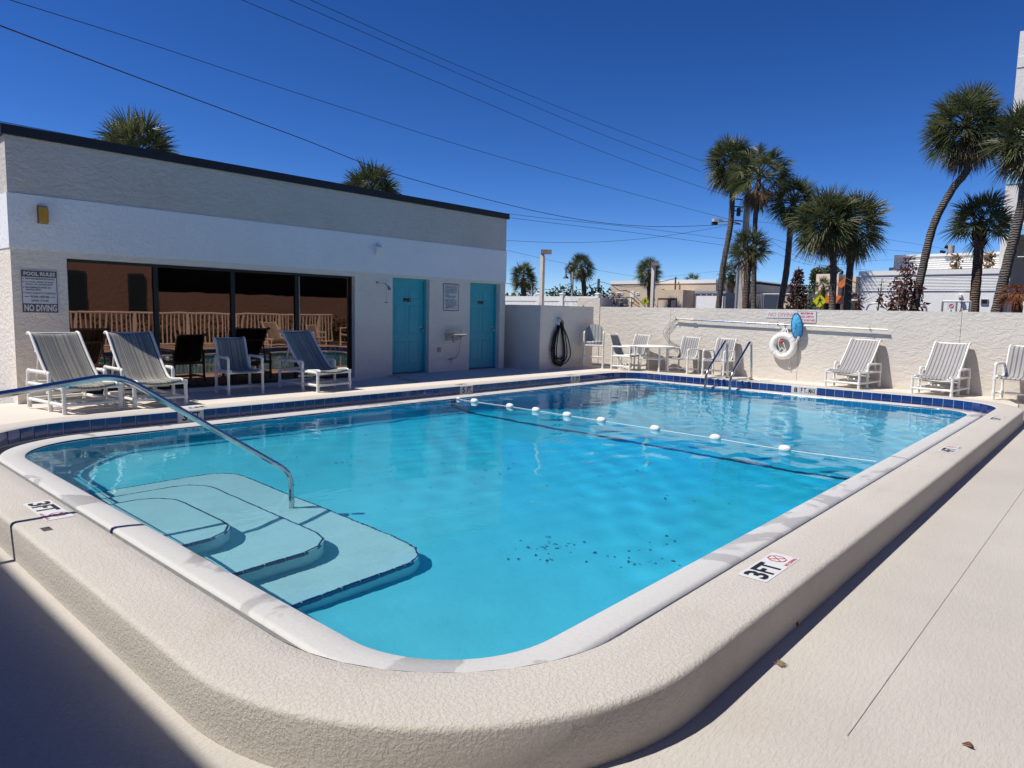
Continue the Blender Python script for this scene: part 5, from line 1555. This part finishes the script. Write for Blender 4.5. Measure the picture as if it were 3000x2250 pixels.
# pipe rails behind the wall
def pipe_rail(label, X, x0, x1, ytop, rnd):
    a, e = atX(x0, ytop, X), atX(x1, ytop, X); a.z = e.z = (a.z + e.z) / 2
    t = thing('pipe_rail', label, 'railing', (X, a.y, -.32))
    q = MB(); q.tube(bend([Vector((X, a.y, -.32)), a, e, Vector((X, e.y, -.32))], rnd, 6), .03, 8); q.build('rail', M['galv'], t)
    m_ = (a + e) / 2; q = MB(); q.tube([m_, Vector((X, m_.y, -.32))], .025, 8); q.build('post', M['galv'], t)
pipe_rail('grey pipe rail in front of the white building, left of the curved palm', 24, 2540, 2716, 889, .25)
pipe_rail('grey pipe gate rail between the curved palm and the stout palm', 23, 2762, 2846, 883, .04)
t = thing('street_sign', 'small white no parking sign on the grey pipe rail', 'sign', at(2787, 898, 25.2))
q = MB(); c = at(2787, 898, 25.2); q.box2((c.x, c.y - .11, c.z - .10), (c.x + .01, c.y + .11, c.z + .12)); q.build('board', M['sign_white'], t)
q = MB(); q.tube([(c.x - .006, c.y + .055 * math.cos(2 * PI * k / 14), c.z + .02 + .055 * math.sin(2 * PI * k / 14)) for k in range(14)], .008, 5, 0, True); q.tube([(c.x - .006, c.y + .04, c.z + .06), (c.x - .006, c.y - .04, c.z - .02)], .008, 5); q.build('symbol', M['red'], t)
q = MB(); q.tube([(c.x + .03, c.y, -.32), (c.x + .03, c.y, c.z + .1)], .018, 6); q.build('post', M['galv'], t)

# white condo tower with curved balconies
DT = 34.0
p0 = at(2915, 880, DT); p0.z = -.32
t = thing('condo_tower', 'tall white condo tower with light blue bands at the right edge', 'tower', p0)
# local frame: along = across the picture to the right, deep = away
ry = px_ray(2990, 880); deep = Vector((ry.x, ry.y, 0)).normalized(); along = Vector((deep.y, -deep.x, 0))
def TW(u, v, z): return p0 + along * u + deep * v + Vector((0, 0, z + .32))
zf = lambda y: at(2950, y, DT).z
slabs = [(zf(689), zf(660)), (zf(540), zf(508)), (zf(372), zf(340)), (zf(203), zf(172))]     # soffit, band top
top_z = zf(128)
q = MB()
def arc(u0, u1, n=10, bulge=.9):
    return [(u0 + (u1 - u0) * k / n, -bulge * math.sin(PI * k / n)) for k in range(n + 1)]
def band(mb_, z0, z1, m=0, u1=7.0, th=.18, bulge=1.0, v0=0.0):
    pts = arc(.9, u1, 14, bulge)
    pts = [(0, 0)] + pts
    out = [TW(u, v + v0, z0) for u, v in pts]; out2 = [TW(u, v + v0, z1) for u, v in pts]
    inn = [TW(u, v + v0 + th, z0) for u, v in pts]; inn2 = [TW(u, v + v0 + th, z1) for u, v in pts]
    n = len(pts)
    mb_.add(out + out2 + inn2 + inn, [(i, i + 1, n + i + 1, n + i) for i in range(n - 1)] + [(n + i, n + i + 1, 2 * n + i + 1, 2 * n + i) for i in range(n - 1)]
            + [(2 * n + i, 2 * n + i + 1, 3 * n + i + 1, 3 * n + i) for i in range(n - 1)] + [(3 * n + i, 3 * n + i + 1, i + 1, i) for i in range(n - 1)], m)
# core
q.add([TW(0, 2.6, -.32), TW(8, 2.6, -.32), TW(8, 2.6, top_z), TW(0, 2.6, top_z), TW(0, 9, -.32), TW(8, 9, -.32), TW(8, 9, top_z), TW(0, 9, top_z)],
      [(0, 1, 2, 3), (4, 7, 6, 5), (0, 3, 7, 4), (1, 5, 6, 2), (3, 2, 6, 7)])
q.build('core', M['tower_white'], t)
q = MB()
for (u0, u1) in ((0, .42), (6.6, 7.0)):
    vs = [TW(u, v, z) for z in (-.32, top_z) for u, v in ((u0, 0), (u1, 0), (u1, 2.6), (u0, 2.6))]
    q.add(vs, [(0, 1, 5, 4), (1, 2, 6, 5), (2, 3, 7, 6), (3, 0, 4, 7), (4, 5, 6, 7)])
q.build('side_fin', M['tower_white'], t)
for i, (s0, s1) in enumerate(slabs):
    q = MB(); q.add([TW(0.42, .05, s0), TW(6.6, .05, s0), TW(6.6, 2.6, s0), TW(.42, 2.6, s0)], [(0, 3, 2, 1)]); q.build('soffit', M['tower_white'], t)
    q = MB(); band(q, s0, s1, 0, 7.0, .18, 1.0, -.03); q.build('balcony_band', M['skyblue'] if i in (0, 1) else M['tower_white'], t)
    q = MB(); band(q, s1, s1 + .95, 0, 7.0, .12, 1.0, .04); q.build('balcony_parapet', M['tower_white'], t)
q = MB(); band(q, slabs[-1][1] + .95, top_z, 0); q.build('top_parapet', M['tower_white'], t)
q = MB(); band(q, -.32, zf(880), 0); q.build('base_wall', M['tower_white'], t)
for i in range(10):
    q = MB(); u = 1.0 + i * .14; q.tube([TW(u, -.45, zf(842) + .0), TW(u, -.45, zf(842) + 1.15)], .018, 5); q.build('baluster', M['galv'], t)
q = MB(); q.tube([TW(.6, -.3, zf(842) + 1.16), TW(2.4, -.5, zf(842) + 1.16)], .025, 6); q.build('balcony_rail', M['galv'], t)
q = MB(); q.add([TW(.9, 2.59, -.3), TW(1.9, 2.59, -.3), TW(1.9, 2.59, 1.9), TW(.9, 2.59, 1.9)], [(0, 1, 2, 3)]); q.build('door', M['gutter'], t)

# utility pole
DP = 39.0
base = at(2172, 900, DP); base.z = -.32; top = at(2192, 500, DP); ptop = Vector((base.x, base.y, top.z))
t = thing('utility_pole', 'square concrete utility pole with grey conduit among the palms', 'pole', base)
q = MB(); q.add([base + Vector((sx * .17, sy * .17, 0)) for sx, sy in ((-1, -1), (1, -1), (1, 1), (-1, 1))] + [ptop + Vector((sx * .11, sy * .11, 0)) for sx, sy in ((-1, -1), (1, -1), (1, 1), (-1, 1))], [(0, 1, 5, 4), (1, 2, 6, 5), (2, 3, 7, 6), (3, 0, 4, 7), (4, 5, 6, 7)]); q.build('pole', M['concrete'], t)
q = MB(); c = at(2156, 900, DP); q.tube([Vector((c.x, c.y, -.32)), Vector((c.x, c.y, at(2156, 760, DP).z)), ptop - Vector((0, 0, 2.6))], .075, 10); q.build('conduit', M['galv'], t)
la0 = at(2170, 658, DP); la1 = at(2118, 648, DP); la2 = at(2086, 646, DP)
q = MB(); q.tube(bez([la0, (la0 + la1) / 2 + Vector((0, 0, .06)), la1], 5), .04, 8); q.build('lamp_arm', M['galv'], t)
q = MB(); ax = (la2 - la1); L_a = ax.length; ax.normalize(); sd_ = Vector((-ax.y, ax.x, 0)).normalized()
vs = []
for s_, w, h0, h1 in ((0, .07, -.05, .06), (.35, .13, -.07, .10), (.8, .15, -.07, .11), (1.0, .08, -.05, .06)):
    c = la1 + ax * (L_a * s_)
    vs += [c + sd_ * w + Vector((0, 0, h0)), c - sd_ * w + Vector((0, 0, h0)), c - sd_ * w * .7 + Vector((0, 0, h1)), c + sd_ * w * .7 + Vector((0, 0, h1))]
fs = [(4 * i + k, 4 * i + (k + 1) % 4, 4 * i + 4 + (k + 1) % 4, 4 * i + 4 + k) for i in range(3) for k in range(4)] + [(3, 2, 1, 0), (12, 13, 14, 15)]
q.add(vs, fs); q.build('lamp_head', M['galv'], t)
q = MB(); c = la1 + ax * (L_a * .75); q.box(c + Vector((0, 0, -.14)), (.26, .26, .16), YAW); q.build('lamp_lens', M['black'], t)
q = MB()
for y in (585, 607, 619, 648): 
    c = at(2176, y, DP); q.tube([c, at(2152, y - 2, DP)], .03, 6)
q.box(at(2164, 621, DP), (.16, .16, .42)); q.build('pole_hardware', M['black'], t)['kind'] = 'stuff'
# second pole stub beyond the white building
t = thing('utility_pole', 'wooden pole top with crossarm above the white building roof', 'pole', gb(2771, 60))
c = at(2771, 740, 60); ct = at(2771, 720, 60); bb = gb(2771, 60)
q = MB(); q.tube([bb, Vector((bb.x, bb.y, ct.z))], .22, 8); q.build('pole', M['concrete'], t)
q = MB(); q.tube([at(2754, 736, 60), at(2770, 739, 60)], .1, 6); q.tube([at(2768, 722, 60), at(2784, 726, 60)], .12, 6); q.build('crossarm', M['black'], t)
t = thing('utility_pole', 'thin dark pole left of the tan building', 'pole', gb(1750, 60))
bb = gb(1751, 60); q = MB(); q.tube([bb, Vector((bb.x, bb.y, at(1751, 817, 60).z))], .11, 8); q.build('pole', M['bark'], t)
t = thing('utility_pole', 'pale thin pole left of the tall square lamp post', 'pole', gb(1558, 52))
bb = gb(1558, 52); q = MB(); q.tube([bb, Vector((bb.x, bb.y, at(1558, 828, 52).z))], .1, 8); q.build('pole', M['concrete'], t)
# overhead wires: (pixel, distance) points
def wire(label, pts, r=.008):
    t = thing('power_line', label, 'power line', at(*pts[0]), 0, 'overhead power lines')
    q = MB(); q.tube(bez([at(*p) for p in pts], 10), r, 5); q.build('wire', M['black'], t)
D_ = lambda x, y, d: (x * 1.35624, y * 1.35624, d)
wire('topmost wire of the three reaching the tall palm from the top edge', [D_(640, -14, 17), D_(1000, 146, 23), D_(1300, 268, 31), D_(1515, 347, 38)])
wire('middle wire of the three reaching the tall palm from the top edge', [D_(585, -18, 17), D_(1000, 163, 23), D_(1300, 290, 31), D_(1515, 371, 38)])
wire('lowest wire of the three running from the top edge to the palms', [D_(490, -14, 17), D_(1000, 201, 23), D_(1300, 327, 31), D_(1520, 406, 37), D_(1600, 430, 39)])
wire('long wire from the upper left corner to the lamp pole', [D_(-30, -16, 14), D_(330, 97, 18), D_(700, 220, 22), D_(1100, 345, 29), D_(1545, 466, 38), D_(1600, 478, 39)])
wire('thick twisted cable sagging from the left edge across the sky', [D_(-30, 44, 13), D_(320, 176, 17), D_(640, 295, 21), D_(880, 384, 25), D_(1200, 465, 31), D_(1400, 489, 35), D_(1600, 484, 39)], .012)
wire('wire that skims the black roof edge and goes on to the pole', [D_(-30, 257, 18), D_(370, 332, 21), D_(740, 402, 24), D_(1100, 462, 29), D_(1380, 492, 35), D_(1600, 521, 39)])
wire('second wire leaving the roof corner towards the pole', [D_(900, 436, 26), D_(1100, 470, 29), D_(1380, 504, 35), D_(1600, 535, 39)])
wire('service wire sagging right of the building and up to the lamp', [D_(1080, 519, 30), D_(1250, 524, 33), D_(1420, 512, 36), D_(1600, 482, 39)])
wire('low wire behind the small palms over the tan building', [D_(1080, 537, 40), D_(1250, 575, 48), D_(1400, 598, 56), D_(1560, 585, 60)])
for k, (y0, y1, xe) in enumerate(((484, 539, 2030), (505, 548, 1990), (520, 560, 1990), (492, 612, 1900))):
    wire(('upper', 'second', 'third', 'lowest')[k] + ' of the wires running right from the pole behind the palms', [D_(1610, y0 - 8, 40), D_(1750, y0 + 8 + k * 22, 45), D_(1900, y0 + (y1 - y0) * .55 + k * 10, 52), D_(xe + 20, y1, 60)])
wire('wire to the dark pole left of the tan building', [(1400, 815, 50), (1530, 838, 54), (1600, 848, 56), (1690, 850, 58), (1750, 828, 60)], .02)
wire('wire from the dark pole across the tan building front', [(1751, 828, 60), (1762, 826, 60), (1800, 836, 58), (1860, 840, 56), (1985, 815, 46)], .02)

# lamp posts
def square_lamp(label, xp, ytop, d, hx0, hx1, hy0, hy1, w):
    b0 = gb(xp, d); zt = at(xp, ytop, d).z
    t = thing('street_lamp', label, 'street lamp', b0)
    q = MB(); q.box2((b0.x - w, b0.y - w, -.32), (b0.x + w, b0.y + w, zt)); q.build('post', M['cap'], t)
    a, e = at(hx0, hy0, d), at(hx1, hy1, d); m_ = (a + e) / 2; u = Vector((e.x - a.x, e.y - a.y, 0)); 
    q = MB(); q.box(m_, (u.length, .34, a.z - e.z), math.atan2(u.y, u.x)); q.build('lamp_head', M['rusty'], t)
    q = MB(); q.tube([Vector((b0.x, b0.y, zt)), Vector((b0.x, b0.y, e.z + .02))], .05, 8); q.build('bracket', M['galv'], t)
M['rusty'] = plain('weathered lamp housing', (.42, .30, .27), .6, var=.5, vs=5)
square_lamp('taller square lamp post behind the vinyl fence', 1586, 748, 20, 1585, 1616, 732, 744, .05)
square_lamp('shorter square lamp post in front of the tan building', 1910, 780, 22, 1908, 1925, 769, 779, .048)
b0 = gb(1675, 36)
t = thing('street_lamp', 'gooseneck street lamp with black bell shade', 'street lamp', b0)
q = MB(); q.tube([b0, Vector((b0.x, b0.y, at(1675, 797, 36).z))], .055, 10); q.build('post', M['concrete'], t)
pa = [at(1674, 797, 36), at(1672, 784, 36), at(1664, 781, 36), at(1658, 788, 36), at(1658, 804, 36)]
q = MB(); q.tube(bez(pa, 6), .025, 8); q.tube([at(1659, 797, 36), at(1674, 797, 36)], .02, 6); q.build('gooseneck', M['black'], t)
c = at(1658, 815.5, 36); q = MB(); h = at(1658, 803, 36).z - c.z
q.lathe([(.155, 0), (.15, .02), (.10, h * .38), (.045, h * .62), (.035, h)], 20, c); q.build('shade', M['black'], t)
# crossing signs
def crossing(label, x, y, d, half):
    c = at(x, y, d); t = thing('crossing_sign', label, 'traffic sign', Vector((c.x, c.y, -.32)))
    n = -Vector((px_ray(x, y).x, px_ray(x, y).y, 0)).normalized(); u = Vector((-n.y, n.x, 0)); w = Vector((0, 0, 1))
    h = half * d / F_PX * 1.0 * px_ray(x, y).length
    h = half / F_PX * (d / math.hypot(px_ray(x, y).x, px_ray(x, y).y))
    def dia(s_, o): return [c + u * s_ + n * o, c + w * s_ + n * o, c - u * s_ + n * o, c - w * s_ + n * o]
    q = MB(); q.loops([dia(h, 0), dia(h, .01)]); q.add(dia(h, .01), [(0, 1, 2, 3)]); q.add(dia(h, 0), [(3, 2, 1, 0)]); q.build('board', M['yellow_sign'], t)
    q = MB(); q.loops([dia(h * .95, .013), dia(h * .91, .013)]); 
    def P(a, b_): return c + u * (a * h) + w * (b_ * h) + n * .016
    q.add([P(.09 * math.cos(k * PI / 5) - .02, .47 + .09 * math.sin(k * PI / 5)) for k in range(10)], [tuple(range(10))])
    for poly in (((-.13, .34), (.10, .36), (.13, .05), (-.12, .02)), ((.08, .34), (.27, .12), (.22, .04), (.06, .22)), ((-.12, .33), (-.32, .14), (-.40, .12), (-.38, .05), (-.26, .06), (-.10, .20)),
                 ((-.12, .04), (.02, .02), (-.12, -.25), (-.30, -.52), (-.40, -.48), (-.24, -.22)), ((-.02, .04), (.13, .06), (.22, -.22), (.34, -.50), (.26, -.56), (.10, -.26))):
        poly = [( -a, b_) for a, b_ in poly]
        q.add([P(a, b_) for a, b_ in poly], [tuple(range(len(poly)))])
    q.build('walking_symbol', M['ink'], t)
    q = MB(); q.tube([Vector((c.x, c.y, -.32)) - n * .04, c - n * .04 + w * h * .6], .03, 8); q.build('post', M['galv'], t)
    return t
crossing('small yellow pedestrian crossing sign before the tan building', 1890, 883, 44, 12.5)
crossing('large yellow pedestrian crossing sign behind the blue net', 2402, 882, 34, 20.5)

# ------------------------------------------------------------------ what stands behind the camera: seen in the windows and by its shade, plus an added overhang
M['condo'] = stucco('condo stucco', (.27, .21, .19), 6, .006, 50, .003, .06)
M['shutter'] = plain('dark blue shutter', (.02, .05, .07), .5)
t = thing('condo_wing', 'two storey condo wing behind the camera that shades the near deck', 'building', (-9, -14, -.32))
q = MB(); q.box2((-14, -30, -.32), (-4.75, -1.2, 5.3)); q.build('wall', M['condo'], t)
q = MB(); q.box2((-14.3, -30.3, 5.3), (-4.50, -.9, 5.52)); q.build('roof', M['white_paint'], t)
q = MB(); q.box2((-4.749, -30.0, 2.42), (-2.95, -1.2, 2.56)); q.build('added_overhang', M['condo'], t)  # unseen overhang, added to block sky light and deepen the near shade
t = thing('condo_block', 'pinkish condo block mirrored in the windows', 'building', (8, -18, -.32))
q = MB(); q.box2((-3.5, -22, -.32), (9.4, -16.5, 5.6)); q.build('wall', M['condo'], t)
q = MB(); q.box2((9.4, -22, -.32), (32, -18.2, 6.0)); q.build('recess_wall', M['dark'], t)
q = MB(); q.box2((9.41, -17.0, .2), (32, -16.75, 1.95)); q.build('balcony_wall', M['condo'], t)
q = MB(); q.box2((9.41, -18.2, 5.0), (32, -16.5, 5.6)); q.build('upper_slab', M['condo'], t)
for x in (6.2, 8.4):
    q = MB(); q.box2((x, -16.49, .9), (x + .7, -16.44, 2.65)); o = q.build('shutter', M['shutter'], t)
    for k in range(15):
        q = MB(); q.box2((x + .06, -16.44, .97 + k * .11), (x + .64, -16.425, 1.03 + k * .11)); link('slat', q.mesh('slat', M['shutter'], t.location), o)
t = thing('picket_railing', 'white picket railing along the lower deck, mirrored in the windows', 'railing', (8, -12.6, -.225))
q = MB(); q.tube([(1.5, -12.6, 1.09), (15.6, -12.6, 1.09)], .035, 8); q.build('top_rail', M['white_paint'], t)
q = MB(); q.tube([(1.5, -12.6, -.08), (15.6, -12.6, -.08)], .03, 8); q.build('bottom_rail', M['white_paint'], t)
pm = MB(); pm.box2((-.018, -.018, 0), (.018, .018, 1.16)); pme = pm.mesh('picket', M['white_paint'])
pm = MB(); pm.box2((-.045, -.045, -.17), (.045, .045, 1.2)); pme2 = pm.mesh('post', M['white_paint'])
for k in range(89):
    x = 1.5 + k * .16
    link('post' if k % 12 == 0 else 'picket', pme2 if k % 12 == 0 else pme, t, (x - 8, 0, .145))
leafy('hedge', 'clipped hedge behind the picket railing, mirrored in the windows', 'hedge', (12.5, -14.6, -.225), lambda g: (g.uniform(-9.5, 9.5), g.gauss(0, .35), g.uniform(.02, 1.25) - .15 * abs(g.gauss(0, 1))), 2200, .2, M['leaf_green'], None, 100, twigs=20)
put(dup(l1, (0, 0, 0), 0, 'lounger on the lower deck by the picket railing, seen only as a reflection'), 12.2, -11.2, 186)
put(dup(c2, (0, 0, 0), 0, 'armchair on the lower deck by the picket railing, seen only as a reflection'), 13.9, -10.9, 176)
